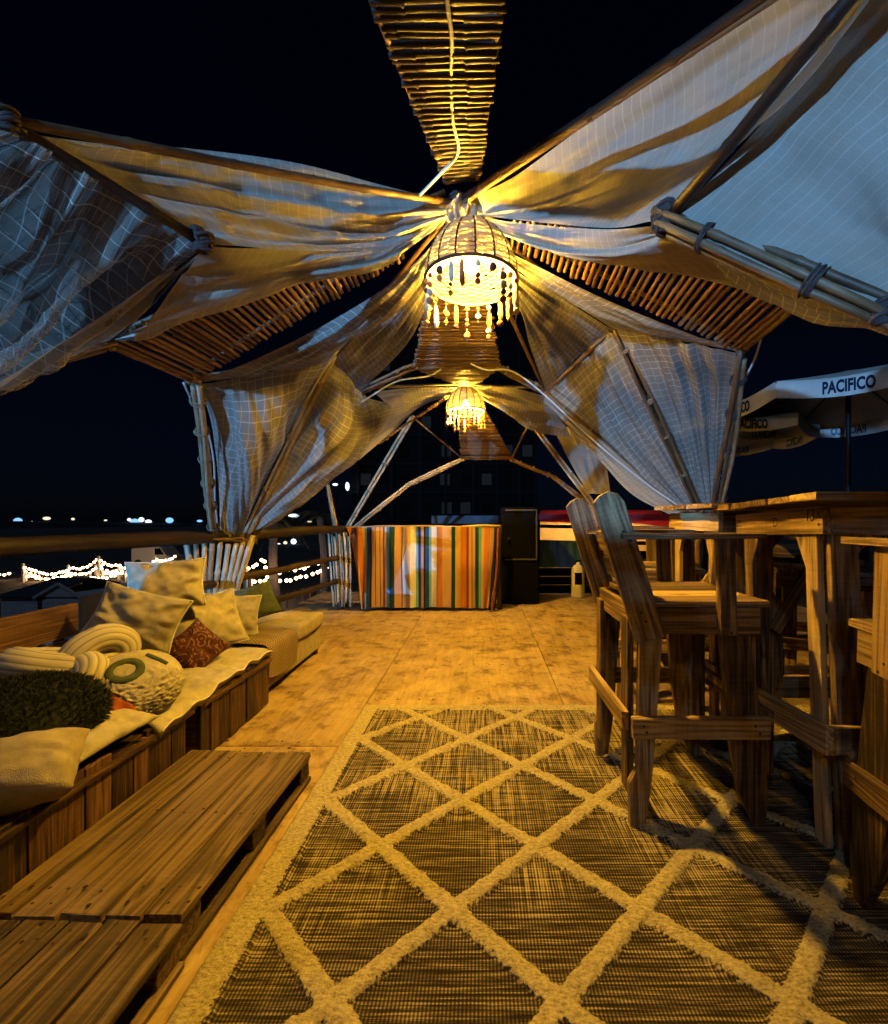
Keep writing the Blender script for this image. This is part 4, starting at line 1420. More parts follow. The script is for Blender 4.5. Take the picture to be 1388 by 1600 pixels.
# patterned pillow
m, n, l, b = newmat('cloth_paisley')
v_, _ = objvec(n, l, (1, 1, 1), False)
vo = n.new('ShaderNodeTexVoronoi'); vo.inputs['Scale'].default_value = 19
l.new(v_, vo.inputs['Vector'])
rings = mth(n, l, 'SINE', mth(n, l, 'MULTIPLY', vo.outputs['Distance'], 22))
c = ramp(n, l, rings, [(0.15, (0.055, 0.010, 0.010)), (0.5, (0.22, 0.03, 0.015)), (0.62, (0.55, 0.34, 0.14)), (0.85, (0.10, 0.02, 0.02))], 'CONSTANT')
c = mixc(n, l, ramp(n, l, noi(n, l, v_, 34, 3, 0.6), [(0.45, (0, 0, 0)), (0.55, (1, 1, 1))]), c, (0.07, 0.012, 0.014))
l.new(c, b.inputs['Base Color']); b.inputs['Roughness'].default_value = 0.85
pillow('small dark red patterned pillow with rosettes tucked against the cream pillows', P(306, 1012, 2.22), (0.55, -0.66, 0.62), R(38), 0.23, 0.23, 0.11, 'cloth_paisley', 15, wr=0.012)
pillow('rust red pillow peeking out between the shag cushion and the round cushion', P(148, 1106, 1.56), (0.3, -0.3, 0.9), R(12), 0.20, 0.20, 0.07, 'cloth_rust', 16, wr=0.012)
pillow('flat cream pillow whose pointed corner sticks out under the shag cushion', P(140, 1143, 1.46), (0.12, -0.10, 0.98), R(-60), 0.24, 0.30, 0.06, 'cloth_cream', 17, wr=0.006)
pillow('smooth beige pillow at the near left edge in front of the shag cushion', P(0, 1214, 1.20), (0.16, -0.42, 0.90), R(8), 0.34, 0.20, 0.19, 'cloth_sand', 18, wr=0.010, corner=0.03)
pillow('small plump cream cushion behind the knotted cushion by the backboard', P(42, 1040, 1.74), (0.4, -0.6, 0.7), R(0), 0.14, 0.12, 0.08, 'cloth_cream', 19, wr=0.006)
pillow('dark green pillow on the sofa behind the rightmost cream pillow', P(396, 942, 3.05), (0.5, -0.7, 0.5), R(15), 0.32, 0.26, 0.13, 'cloth_green', 20)
t = thing('seat_pad', 'dark flat seat pad under the loose cushions on the long bench', 'seat pad', (-1.53, 1.2, 0.275))
me = box_me('cover', 0.58, 1.40, 0.05, 0.015)
link('cover', me, 'cloth_black', t, Matrix.Translation((-1.55, 1.08, 0.302)))

# round cushion with looped pile and green ring
RCM = pose(P(214, 1072, 1.70), (0.45, -0.55, 0.70), R(0))
t = thing('round_cushion', 'round cream cushion with looped pile and a green ring', 'cushion', tuple(P(214, 1072, 1.70)), 0, 'loose cushions on the bench')
rad, th = 0.150, 0.085
bm = bmesh.new()
bmesh.ops.create_icosphere(bm, subdivisions=6, radius=1)
for v in bm.verts:
    x, y, z = v.co
    q = math.hypot(x, y)
    f_ = q ** 0.72 / max(q, 1e-5)
    lower = max(0, min(1, (0.12 - y + 0.1 * noise.noise(Vector((x * 4, 0, 0)))) * 6)) if z > -0.15 else 0
    up_ = max(0, min(1, (z + 0.15) * 4))
    loops = up_ * ((0.010 * lower + 0.003) * noise.noise(Vector((x * 15, y * 15, z * 15 + 3))) + 0.008 * lower * noise.noise(Vector((x * 31, y * 31, z * 31))))
    g = 1 + loops / rad
    v.co = Vector((x * f_ * rad * g, y * f_ * rad * 0.92 * g, math.copysign(abs(z) ** 0.8, z) * th + loops))
link('cover', bm_mesh(bm, 'cover', True), 'cloth_cream', t, RCM)
def surf(x, y):
    r_ = min(0.98, math.hypot(x / rad, y / (rad * 0.92)))
    return th * math.sqrt(max(0.02, 1 - r_ ** 2.6)) + 0.002
pts = []
for i in range(40):
    a = 2 * math.pi * i / 40
    x, y = -0.035 + 0.045 * math.cos(a), 0.028 + 0.038 * math.sin(a)
    pts.append(RCM @ Vector((x, y, surf(x, y) - 0.008)))
tube('ring', pts, 0.0165, 'cloth_green', t, 8, closed=True)
pts = [RCM @ Vector((0.03 + 0.07 * q, 0.085 - 0.06 * q, surf(0.03 + 0.07 * q, 0.085 - 0.06 * q))) for q in (0, .3, .6, .9)]
tube('stripe', pts, 0.009, 'cloth_green', t, 6, 12)

# knotted striped cushion: thick ribbed tube looped like a pretzel
m, n, l, b = newmat('cloth_ribbed')
uvn = n.new('ShaderNodeUVMap')
s_ = n.new('ShaderNodeSeparateXYZ'); l.new(uvn.outputs[0], s_.inputs[0])
st = mth(n, l, 'PINGPONG', mth(n, l, 'MULTIPLY', s_.outputs[0], 1), 0.5)
c = ramp(n, l, st, [(0.08, (0.30, 0.25, 0.17)), (0.20, (0.58, 0.51, 0.36))])
l.new(c, b.inputs['Base Color']); b.inputs['Roughness'].default_value = 0.9
bump(n, l, b, st, 0.6, 0.006)
kc = P(116, 1040, 1.66)
KM = pose(kc, (0.42, -0.5, 0.75), R(4))
path = []
for i in range(90):
    a = 2 * math.pi * i / 90
    # trefoil like loop flattened
    x = 0.075 * math.sin(a) + 0.098 * math.sin(2 * a)
    y = 0.056 * math.cos(a) - 0.070 * math.cos(2 * a)
    z = 0.042 * -math.sin(3 * a)
    path.append(KM @ Vector((x, y, z)))
vs, fs = sweep('k', path, 0.052, 36, True)
uv = []
for i in range(len(path)):
    for k in range(36):
        ridge = 0.5 - 0.5 * math.cos(2 * math.pi * k / 3)
        vs[i * 36 + k] = path[i] + (vs[i * 36 + k] - path[i]) * (0.965 + 0.05 * ridge + 0.08 * noise.noise(path[i] * 22))
        uv.append((0.05 + 0.4 * ridge, i / 90))
o = link('knot_cushion', mesh('knot_cushion', vs, fs, True, uv), 'cloth_ribbed')
tag(o, 'knotted pretzel shaped striped cushion beside the dark shag cushion', 'cushion', 'loose cushions on the bench')

# shag cushion
t = thing('shag_cushion', 'dark green shaggy cushion at the left edge on the bench', 'cushion', tuple(P(55, 1115, 1.42)), 0, 'loose cushions on the bench')
SM = pose(P(38, 1124, 1.40), (0.30, -0.5, 0.82), R(-6))
bm = bmesh.new()
bmesh.ops.create_icosphere(bm, subdivisions=4, radius=1)
for v in bm.verts:
    k_ = 1 + 0.10 * noise.noise(v.co * 2.2)
    v.co = Vector((v.co.x * 0.20 * k_, v.co.y * 0.155 * k_, v.co.z * 0.085 * k_))
me = bm_mesh(bm, 'cover', True)
link('cover', me, 'shag', t, SM)
rr = random.Random(77)
vs, fs = [], []
polys = [p for p in me.polygons]
for k in range(34000):
    p = rr.choice(polys)
    c_ = p.center.copy()
    nn = p.normal.copy()
    if nn.z < -0.3:
        continue
    a, b2 = me.vertices[p.vertices[0]].co, me.vertices[p.vertices[2]].co
    c_ = c_ + (a - b2) * rr.uniform(-.5, .5)
    tdir = Vector((rr.uniform(-1, 1), rr.uniform(-1, 1), rr.uniform(-1, 1)))
    sd = nn.cross(tdir)
    sd = sd.normalized() * rr.uniform(0.0008, 0.0015)
    tip = nn * rr.uniform(0.006, 0.016) + tdir * 0.011
    i0 = len(vs)
    vs += [c_ - sd, c_ + sd, c_ + tip * 0.6 + sd * 0.8, c_ + tip * 0.6 - sd * 0.8, c_ + tip + Vector((0, 0, -0.004))]
    fs += [(i0, i0 + 1, i0 + 2, i0 + 3), (i0 + 3, i0 + 2, i0 + 4)]
tag(link('pile', mesh('pile', vs, fs), 'shag', t, SM), kind='stuff')

# ================================================================== SOFA
t = thing('low_sofa', 'low tan upholstered sofa bench in line behind the plank bench', 'sofa', (-1.6, 3.05, 0))
def soft_box(name, sx, sy, sz, bev, mat, M, wr=0.006, seed=0, cuts=14):
    bm = bmesh.new()
    bmesh.ops.create_cube(bm, size=1)
    bmesh.ops.scale(bm, vec=(sx, sy, sz), verts=bm.verts)
    bmesh.ops.bevel(bm, geom=list(bm.edges), offset=bev, segments=4, affect='EDGES', profile=0.6)
    bmesh.ops.subdivide_edges(bm, edges=[e for e in bm.edges if e.calc_length() > 0.12], cuts=cuts, use_grid_fill=True)
    for v in bm.verts:
        q = v.co * 5 + Vector((seed, 0, 0))
        v.co += v.co.normalized() * wr * noise.fractal(q, 1, 2, 3)
    return link(name, bm_mesh(bm, name, True), mat, t, M)
soft_box('base', 0.55, 0.92, 0.17, 0.012, 'cloth_sofa', Matrix.Translation((-1.545, 3.03, 0.125)), 0.003, 1)
soft_box('seat_cushion', 0.58, 0.46, 0.11, 0.035, 'cloth_sofa', Matrix.Translation((-1.535, 3.27, 0.265)), 0.008, 2)
soft_box('seat_cushion', 0.56, 0.46, 0.085, 0.03, 'cloth_sofa', Matrix.Translation((-1.54, 2.80, 0.255)), 0.010, 3)
for x, y in ((-1.78, 2.62), (-1.30, 2.62), (-1.78, 3.44), (-1.30, 3.44)):
    plank('leg', (x, y, 0.002), (x, y, 0.045), 0.04, 0.04, 'wood_crate', t)
# woven throw over the front of the near seat cushion
m, n, l, b = newmat('rattan')
uvn = n.new('ShaderNodeUVMap')
s_ = n.new('ShaderNodeSeparateXYZ'); l.new(uvn.outputs[0], s_.inputs[0])
w1 = mth(n, l, 'SINE', mth(n, l, 'MULTIPLY', s_.outputs[0], 300)); w2 = mth(n, l, 'SINE', mth(n, l, 'MULTIPLY', s_.outputs[1], 300))
wv_ = mth(n, l, 'MULTIPLY', w1, w2)
c = ramp(n, l, wv_, [(0.3, (0.20, 0.13, 0.06)), (0.6, (0.48, 0.35, 0.18))])
l.new(c, b.inputs['Base Color']); b.inputs['Roughness'].default_value = 0.8
bump(n, l, b, wv_, 0.5, 0.004)
o = drape('woven rattan throw draped over the front of the sofa seat', [
    [(-1.52, 2.58, .318), (-1.36, 2.58, .322), (-1.262, 2.58, .31), (-1.238, 2.58, .26), (-1.240, 2.58, .12)],
    [(-1.52, 2.75, .318), (-1.36, 2.75, .322), (-1.258, 2.75, .31), (-1.232, 2.75, .26), (-1.236, 2.75, .10)],
    [(-1.52, 2.95, .32), (-1.36, 2.95, .324), (-1.256, 2.95, .31), (-1.228, 2.95, .26), (-1.234, 2.95, .11)]], 'rattan', 40, 30, 0, ((2, .002),), 0.004, 41, group='', name='woven_throw', cat='throw')

# ================================================================== RAIL AND PLANTER
t = thing('side_railing', 'rustic log railing along the left side of the deck behind the bench', 'railing', (-1.9, 3.0, 0))
def log(p0, p1, r, name='rail', mat='wood_rail', seed=0):
    p0, p1 = Vector(p0), Vector(p1)
    L = (p1 - p0).length
    pts, rad = [], []
    for i in range(25):
        q = i / 24
        pts.append(Vector((-L / 2 + L * q, 0.012 * noise.noise(Vector((q * 5, seed, 0))), 0.012 * noise.noise(Vector((q * 5, seed, 4))))))
        rad.append(r * (1 + 0.10 * noise.noise(Vector((q * 9, seed, 9)))))
    vs, fs = sweep(name, pts, rad, 12)
    return link(name, mesh(name, vs, fs, True), mat, t, frame_matrix((p0 + p1) / 2, p1 - p0))
log((-2.32, -1.2, 0.935), (-1.62, 5.10, 0.925), 0.044, seed=1)
log((-1.90, 2.85, 0.60), (-1.66, 5.06, 0.60), 0.030, seed=2)
log((-1.90, 2.9, 0.335), (-1.66, 5.06, 0.335), 0.030, seed=3)
log((-2.26, -0.6, 0.0), (-2.26, -0.6, 0.93), 0.04, 'post', seed=4)
log((-2.09, 1.0, 0.0), (-2.09, 1.0, 0.93), 0.04, 'post', seed=5)
log((-1.64, 5.14, 0.0), (-1.64, 5.14, 0.96), 0.035, 'post', seed=6)
log((-1.62, 5.16, 0.945), (0.22, 5.16, 0.955), 0.020, 'rail', 'bamboo_pale', 7)
log((0.20, 5.16, 0.0), (0.20, 5.16, 0.97), 0.03, 'post', seed=8)

# bamboo stick pot that holds the feet of the left bundles
t = thing('bamboo_foot_pot', 'flared pot of pale bamboo sticks holding the left canopy feet', 'bamboo pot', (-1.93, 3.2, 0))
c0 = Vector((-1.93, 3.22, 0))
for s in range(4):
    a = R(45 + 90 * s - 14)
    dirn = Vector((math.cos(a), math.sin(a), 0))
    side = Vector((-dirn.y, dirn.x, 0))
    for k in range(9):
        q = -1 + 2 * k / 8
        top = c0 + dirn * 0.20 + side * q * 0.19 + Vector((0.03, 0, 0.90 + 0.03 * math.sin(5 * q + s)))
        bot = c0 + dirn * 0.11 + side * q * 0.105 + Vector((-0.02, 0, 0.40))
        cane('stick', bot, top, 0.0175, 'bamboo_pale', t, 0.003, s * 10 + k, gap=0.18)
bm = bmesh.new()
bmesh.ops.create_cone(bm, cap_ends=True, segments=14, radius1=0.10, radius2=0.19, depth=0.44)
link('core', bm_mesh(bm, 'core'), 'deck_base', t, Matrix.Translation((c0.x, c0.y, 0.66)))
for k in range(4):
    lashing(c0 + Vector((0.01, 0, 0.885 + 0.004 * k)), (0.05 * (k - 1), 0.1, 1), 0.235, 'bamboo', t, 2, 0.007, 0.01, k, 'cane_rim')
plank('post', (c0.x, c0.y, 0.0), (c0.x, c0.y, 0.45), 0.12, 0.12, 'wood_rail', t)
for k in range(3):
    cane('stick', c0 + Vector((-0.22, -0.05, 0.93 + .01 * k)), c0 + Vector((-0.02, 0.1, 0.915)), 0.011, 'bamboo_pale', t, 0.004, 70 + k)

# ================================================================== CHAIRS
def chair(label):
    t = thing('bar_chair', label, 'chair', (0, 0, 0), 0, 'rustic wooden bar chairs')
    W = 'wood_chair'
    for s in (-1, 1):
        y = s * 0.225
        # rear leg, L shaped: side board and back board
        prism('leg', [(-0.245, 0.0), (-0.195, 0.0), (-0.172, 0.16), (-0.135, 0.665), (-0.215, 0.665), (-0.222, 0.20), (-0.250, 0.15)], 0.026, W + '_upright', t, Matrix.Translation((0, y, 0)))
        prism('leg_board', [(-0.035, 0.10), (0.030, 0.10), (0.036, 0.70), (-0.036, 0.70)], 0.022, W + '_upright', t, Matrix.Translation((-0.236, y - s * 0.052, 0)) @ Matrix.Rotation(R(90), 4, 'Z'))
        # front leg leaning forward, boot shaped foot
        prism('leg', [(0.175, 0.0), (0.212, 0.0), (0.220, 0.13), (0.205, 0.30), (0.155, 0.665), (0.060, 0.665), (0.090, 0.30), (0.120, 0.12)], 0.026, W + '_upright', t, Matrix.Translation((0, y, 0)))
        prism('leg_board', [(-0.034, 0.14), (0.030, 0.14), (0.034, 0.665), (-0.034, 0.665)], 0.022, W + '_upright', t, Matrix.Translation((0.185, y - s * 0.050, 0)) @ Matrix.Rotation(R(90), 4, 'Z'))
        plank('stretcher', (-0.245, y + s * 0.026, 0.345), (0.212, y + s * 0.026, 0.345), 0.024, 0.068, W, t)
        plank('apron', (-0.205, y + s * 0.002, 0.698), (0.190, y + s * 0.002, 0.698), 0.028, 0.088, W, t)
        plank('armrest', (-0.285, y + s * 0.022, 0.985), (0.185, y + s * 0.022, 0.985), 0.075, 0.018, W, t)
        plank('arm_post', (0.072, y + s * 0.030, 0.655), (0.062, y + s * 0.030, 0.975), 0.024, 0.058, W, t, up=(1, 0, 0))
        # back post: wide board with a wavy top
        prism('back_post', [(-0.055, 0), (0.045, -0.012), (0.050, 0.46), (0.035, 0.495), (0.005, 0.512), (-0.025, 0.505), (-0.05, 0.488)], 0.026, W + '_upright', t,
              Matrix.Translation((-0.178, y + s * 0.016, 0.645)) @ Matrix.Rotation(R(-17.5), 4, 'Y'))
    for x in (-0.262, 0.232):
        plank('stretcher', (x, -0.235, 0.36), (x, 0.235, 0.36), 0.022, 0.062, W, t)
    plank('apron', (-0.222, -0.21, 0.70), (-0.222, 0.21, 0.70), 0.022, 0.085, W, t)
    plank('apron', (0.165, -0.21, 0.70), (0.165, 0.21, 0.70), 0.022, 0.085, W, t)
    for k in range(4):
        yy = -0.180 + 0.12 * k
        plank('seat_plank', (-0.185, yy, 0.754), (0.225 + 0.004 * (k % 2), yy, 0.754), 0.116, 0.020, 'wood_table', t)
    vs, fs = [], []
    for s in (-1, 1):
        for x, z, yy in ((-0.19, 0.72, .241), (-0.17, 0.675, .241), (0.13, 0.72, .241), (0.16, 0.675, .241), (-0.21, 0.355, .2645), (-0.20, 0.335, .2645), (0.16, 0.355, .2645), (0.175, 0.33, .2645),
                         (0.06, 0.69, .2685), (0.078, 0.665, .2685), (-0.20, 0.70, .2555), (-0.215, 0.73, .2555), (-0.25, 0.97, .2555), (-0.275, 1.0, .2555)):
            i0 = len(vs)
            for k in range(7):
                vs.append((x + 0.0045 * math.cos(k * 0.8976), s * yy, z + 0.0045 * math.sin(k * 0.8976)))
            fs.append(tuple(range(i0, i0 + 7)))
    tag(link('screw_head', mesh('screw_head', vs, fs), 'screw', t), kind='stuff')
    for k, zz in enumerate((0.84, 0.95)):
        xx = -0.178 - (zz - 0.645) * math.tan(R(17.5)) + 0.045
        plank('back_slat', (xx, -0.235, zz), (xx, 0.235, zz), 0.085, 0.018, W, t, up=(1, 0, 0.3))
    return t
ch = chair('rustic bar chair standing nearest on the rug, seen from its side')
place(ch, (0.745, 1.735, 0.006))
c2 = copy_tree(ch); c2['label'] = 'rustic bar chair further back, mostly hidden behind the nearest chair'
place(c2, (1.02, 2.68, 0.006), R(-6))
c3 = copy_tree(ch); c3['label'] = 'rustic bar chair cut off by the right edge of the picture'
place(c3, (1.235, 0.99, 0.006), R(84))
c4 = copy_tree(ch); c4['label'] = 'dark bar chair on the far side of the tables, seen between table legs'
place(c4, (1.95, 2.55, 0.006), R(-118))

# ================================================================== BAR TABLES
def table(label, L, n_planks, marks):
    """left side at local x=0, near side y=0, runs to x=L, depth .47"""
    t = thing('bar_table', label, 'table', (0, 0, 0), 0, 'tall plank bar tables')
    W = 'wood_table'
    D = 0.47
    w_ = (D + 0.13) / n_planks
    for k in range(n_planks):
        y = -0.065 + w_ * (k + 0.5)
        plank('top_plank', (-0.075 + 0.006 * (k % 2), y, 1.108), (L + 0.07, y, 1.108), w_ - 0.004, 0.022, W, t)
    ap = plank('apron', (0, -0.006, 1.035), (0, D + 0.006, 1.035), 0.026, 0.088, W, t)
    plank('apron', (0.016, 0.006, 1.033), (L, 0.006, 1.033), 0.026, 0.088, W, t)
    plank('apron', (0.016, D - 0.006, 1.033), (L, D - 0.006, 1.033), 0.026, 0.088, W, t)
    plank('apron', (L, 0.0, 1.035), (L, D, 1.035), 0.026, 0.088, W, t)
    for x, sx in ((0.02, 1), (L - 0.02, -1)):
        for y, sy in ((0.02, 1), (D - 0.02, -1)):
            # board in the x direction with the bracket cut, and a narrow board in y
            prism('leg', [(0, 0), (sx * 0.075, 0), (sx * 0.078, 0.34), (sx * 0.130, 0.42), (sx * 0.128, 0.72), (sx * 0.105, 0.735), (sx * 0.092, 0.76), (sx * 0.090, 0.93), (sx * 0.150, 0.99), (0, 0.99)], 0.026, W + '_upright', t, Matrix.Translation((x, y, 0)))
            prism('leg_board', [(0, 0.0), (sy * 0.052, 0.0), (sy * 0.055, 0.88), (sy * 0.10, 0.99), (0, 0.99)], 0.022, W + '_upright', t, Matrix.Translation((x - sx * 0.013, y + sy * 0.014, 0)) @ Matrix.Rotation(R(90), 4, 'Z'))
    plank('stretcher', (-0.016, -0.01, 0.35), (-0.016, D + 0.01, 0.35), 0.024, 0.088, W, t)
    plank('stretcher', (-0.004, -0.008, 0.355), (L, -0.008, 0.355), 0.024, 0.085, W, t)
    plank('stretcher', (0.0, D + 0.006, 0.36), (L, D + 0.006, 0.36), 0.024, 0.088, W, t)
    plank('brace', (0.10, D - 0.05, 0.60), (0.34, D - 0.05, 0.99), 0.02, 0.045, W, t)
    if marks:
        me = text_mesh('13', 0.058, 0.0004)
        me.materials.append(MATS['ink'])
        link('pencil_mark', me, None, t, Matrix.Translation((-0.0145, 0.045, 1.052)) @ Matrix.Rotation(R(-90), 4, 'Z') @ Matrix.Rotation(R(90), 4, 'X') @ Matrix.Rotation(R(-6), 4, 'Z') @ Matrix.Diagonal((0.75, 1, 1, 1)))
        me = text_mesh('D', 0.05, 0.0003)
        me.materials.append(MATS['wood_chair'])
        link('pencil_mark', me, None, t, Matrix.Translation((-0.0145, 0.22, 1.035)) @ Matrix.Rotation(R(-90), 4, 'Z') @ Matrix.Rotation(R(90), 4, 'X') @ Matrix.Diagonal((0.8, 1, 1, 1)))
        for yy, zz in ((0.008, 1.056), (0.008, 1.022), (0.45, 1.05)):
            bm = bmesh.new()
            bmesh.ops.create_cone(bm, cap_ends=True, segments=8, radius1=0.005, radius2=0.005, depth=0.002)
            link('screw_head', bm_mesh(bm, 'screw_head'), 'screw', t, Matrix.Translation((-0.0145, yy, zz)) @ Matrix.Rotation(R(90), 4, 'Y'))
    return t
t1 = table('tall plank bar table nearest at right, its apron pencilled with 13', 1.25, 5, True)
place(t1, (1.09, 1.365, 0.010), 0, R(-2.6))
t2 = table('tall plank bar table behind the nearest one, half hidden by the chair', 1.25, 5, False)
place(t2, (1.06, 1.98, -0.002), R(1.5))
# ================================================================== CURTAIN AND BACK OF THE DECK
m, n, l, b = newmat('serape')
uvn = n.new('ShaderNodeUVMap')
s_ = n.new('ShaderNodeSeparateXYZ'); l.new(uvn.outputs[0], s_.inputs[0])
OR, TN, DK, YL, BL_, LB, WH, GN, PK, RD = (0.54, 0.19, 0.05), (0.60, 0.36, 0.18), (0.03, 0.016, 0.014), (0.62, 0.38, 0.10), (0.02, 0.07, 0.24), (0.18, 0.38, 0.50), (0.80, 0.74, 0.62), (0.02, 0.07, 0.05), (0.60, 0.34, 0.20), (0.26, 0.05, 0.03)
stripes = [(0.00, OR), (0.025, PK), (0.05, OR), (0.10, YL), (0.115, LB), (0.13, BL_), (0.155, DK), (0.165, PK), (0.19, DK), (0.195, TN), (0.215, DK), (0.22, PK), (0.235, RD), (0.25, WH), (0.265, LB), (0.285, BL_),
           (0.30, GN), (0.32, PK), (0.36, RD), (0.37, WH), (0.39, TN), (0.425, WH), (0.46, LB), (0.475, BL_), (0.495, PK), (0.515, DK), (0.525, BL_), (0.55, LB), (0.565, WH), (0.60, OR), (0.64, TN), (0.70, GN)]
stripes2 = [(0.0, GN), (0.025, YL), (0.06, OR), (0.10, RD), (0.115, PK), (0.135, DK), (0.14, PK), (0.16, GN), (0.18, LB), (0.20, YL), (0.22, OR), (0.26, TN), (0.29, DK), (0.30, DK)]
c1 = ramp(n, l, s_.outputs[0], stripes, 'CONSTANT')
c2_ = ramp(n, l, mth(n, l, 'SUBTRACT', s_.outputs[0], 0.70), stripes2, 'CONSTANT')
c = mixc(n, l, mth(n, l, 'GREATER_THAN', s_.outputs[0], 0.70), c1, c2_)
wea = noi(n, l, uvn.outputs[0], 240, 3, 0.7)
c = mixc(n, l, 0.5, c, ramp(n, l, wea, [(0.3, (0.6, 0.6, 0.6)), (0.7, (1, 1, 1))]), 'MULTIPLY')
l.new(c, b.inputs['Base Color']); b.inputs['Roughness'].default_value = 1.0; b.inputs['Specular IOR Level'].default_value = 0.0
t = thing('striped_curtain', 'orange and blue striped blanket hung as a curtain on the back rail', 'curtain', (-0.69, 5.0, 0))
vs, fs, uv = [], [], []
NU, NV = 150, 40
for j in range(NV + 1):
    q = j / NV
    for i in range(NU + 1):
        u_ = i / NU
        x = -1.535 + 1.69 * u_
        inn = 0.17 * max(0, 1 - u_ * 7) ** 1.3 * q ** 0.8 - 0.08 * max(0, (u_ - 0.9) * 10) * q
        x += inn
        a_ = 0.026 + 0.030 * q
        y = 5.03 + a_ * (0.4 + 0.9 * abs(noise.noise(Vector((u_ * 6, 1, 0))))) * math.sin(u_ * 58 + 5 * noise.noise(Vector((u_ * 3.5, 7, q * 0.6))) + 0.8 * q) + 0.012 * noise.noise(Vector((u_ * 14, q * 3, 0))) + 0.03 * noise.noise(Vector((u_ * 4, q * 2, 4)))
        z = 0.945 - (0.915 + 0.02 * noise.noise(Vector((u_ * 9, 3, 0)))) * q + 0.012 * math.sin(u_ * 3.1) + (0.03 * max(0, u_ - .9) * 10 - .03) * 0
        vs.append((x, y, z))
        uv.append((u_, q * 0.9 / 1.69))
for j in range(NV):
    for i in range(NU):
        a = j * (NU + 1) + i
        fs.append((a, a + 1, a + NU + 2, a + NU + 1))
link('cloth', mesh('cloth', vs, fs, True, uv), 'serape', t)
# dark selvedge fringe hanging at the right side
for k in range(3):
    x = 0.115 + 0.03 * k
    tube('fringe', [Vector((x + 0.03, 5.0 + 0.01 * k, 0.94)), Vector((x + 0.015, 4.99, 0.5)), Vector((x - 0.04, 4.98 + .01 * k, 0.02))], 0.012, 'cloth_black' if k != 1 else 'cloth_rust', t, 6, 16)

t = thing('dark_cabinet', 'black cabinet with a faint framed door to the right of the striped curtain', 'cabinet', (0.42, 5.75, 0))
link('body', box_me('body', 0.46, 0.40, 1.18, 0.01), 'black_paint', t, Matrix.Translation((0.46, 5.62, 0.595)))
for a, c_ in (((0.66, 5.405, 0.55), (0.66, 5.405, 1.15)), ((0.28, 5.405, 0.55), (0.66, 5.405, 0.55)), ((0.28, 5.405, 1.15), (0.66, 5.405, 1.15))):
    plank('door_frame', a, c_, 0.018, 0.012, 'roof_dark', t, up=(0, 1, 0))
bm = bmesh.new(); bmesh.ops.create_uvsphere(bm, u_segments=8, v_segments=6, radius=0.018)
link('door_knob', bm_mesh(bm, 'door_knob', True), 'metal_dark', t, Matrix.Translation((0.32, 5.395, 0.8)))
t = thing('dark_barrier', 'low black board barrier at the back of the deck behind the chairs', 'barrier', (1.6, 6.1, 0))
for k in range(5):
    plank('board', (0.72, 6.16, 0.07 + 0.118 * k), (2.9, 6.16, 0.07 + 0.118 * k), 0.02, 0.114, 'black_paint', t)
for x in (0.75, 1.8, 2.88):
    plank('post', (x, 6.20, 0), (x, 6.20, 0.72), 0.05, 0.05, 'black_paint', t)
plank('cap_rail', (0.72, 6.17, 0.715), (2.9, 6.17, 0.715), 0.08, 0.03, 'wood_rail', t)
t = thing('blue_tarp', 'blue tarpaulin hanging behind the barrier under the red awning', 'tarpaulin', (1.0, 6.05, 0))
vs, fs = [], []
for j in range(13):
    for i in range(25):
        vs.append((0.78 + 0.62 * i / 24, 6.115 + 0.012 * math.sin(i * 1.3 + 0.3 * math.sin(j * .5)), 0.735 - 0.36 * j / 12))
for j in range(12):
    for i in range(24):
        a = j * 25 + i
        fs.append((a, a + 1, a + 26, a + 25))
link('sheet', mesh('sheet', vs, fs, True), 'tarp_blue', t)
t = thing('water_jug', 'cream fire extinguisher with a dark label on the deck behind the chairs', 'extinguisher', tuple(Vector((1.28, 5.95, 0))))
t.name = 'fire_extinguisher'
WORLD[t.name] = Matrix.Translation((1.28, 5.95, 0))
prof = [(0.0, 0.0), (0.080, 0.0), (0.086, 0.012), (0.086, 0.34), (0.078, 0.385), (0.050, 0.42), (0.022, 0.432), (0.022, 0.46), (0, 0.46)]
vs, fs = [], []
K = 20
for r_, z in prof:
    for k in range(K):
        vs.append((r_ * math.cos(6.2832 * k / K), r_ * math.sin(6.2832 * k / K), z))
for j in range(len(prof) - 1):
    for k in range(K):
        fs.append((j * K + k, j * K + (k + 1) % K, (j + 1) * K + (k + 1) % K, (j + 1) * K + k))
link('tank', mesh('tank', vs, fs, True), 'extinguisher', t, Matrix.Translation((1.28, 5.95, 0.002)))
plank('handle', (1.24, 5.95, 0.475), (1.34, 5.95, 0.49), 0.02, 0.02, 'metal_dark', t)
vs, fs = [], []
for k in range(9):
    a = R(-130 + 66 * k / 8)
    for z in (0.17, 0.33):
        vs.append((0.0875 * math.cos(a), 0.0875 * math.sin(a), z))
for k in range(8):
    fs.append((k * 2, k * 2 + 2, k * 2 + 3, k * 2 + 1))
link('sticker', mesh('sticker', vs, fs, True), 'black_paint', t, Matrix.Translation((1.28, 5.95, 0.002)))
tube('hose', [Vector((1.33, 5.93, 0.47)), Vector((1.39, 5.90, 0.40)), Vector((1.385, 5.89, 0.20)), Vector((1.37, 5.89, 0.12))], 0.009, 'metal_dark', t, 6, 14)

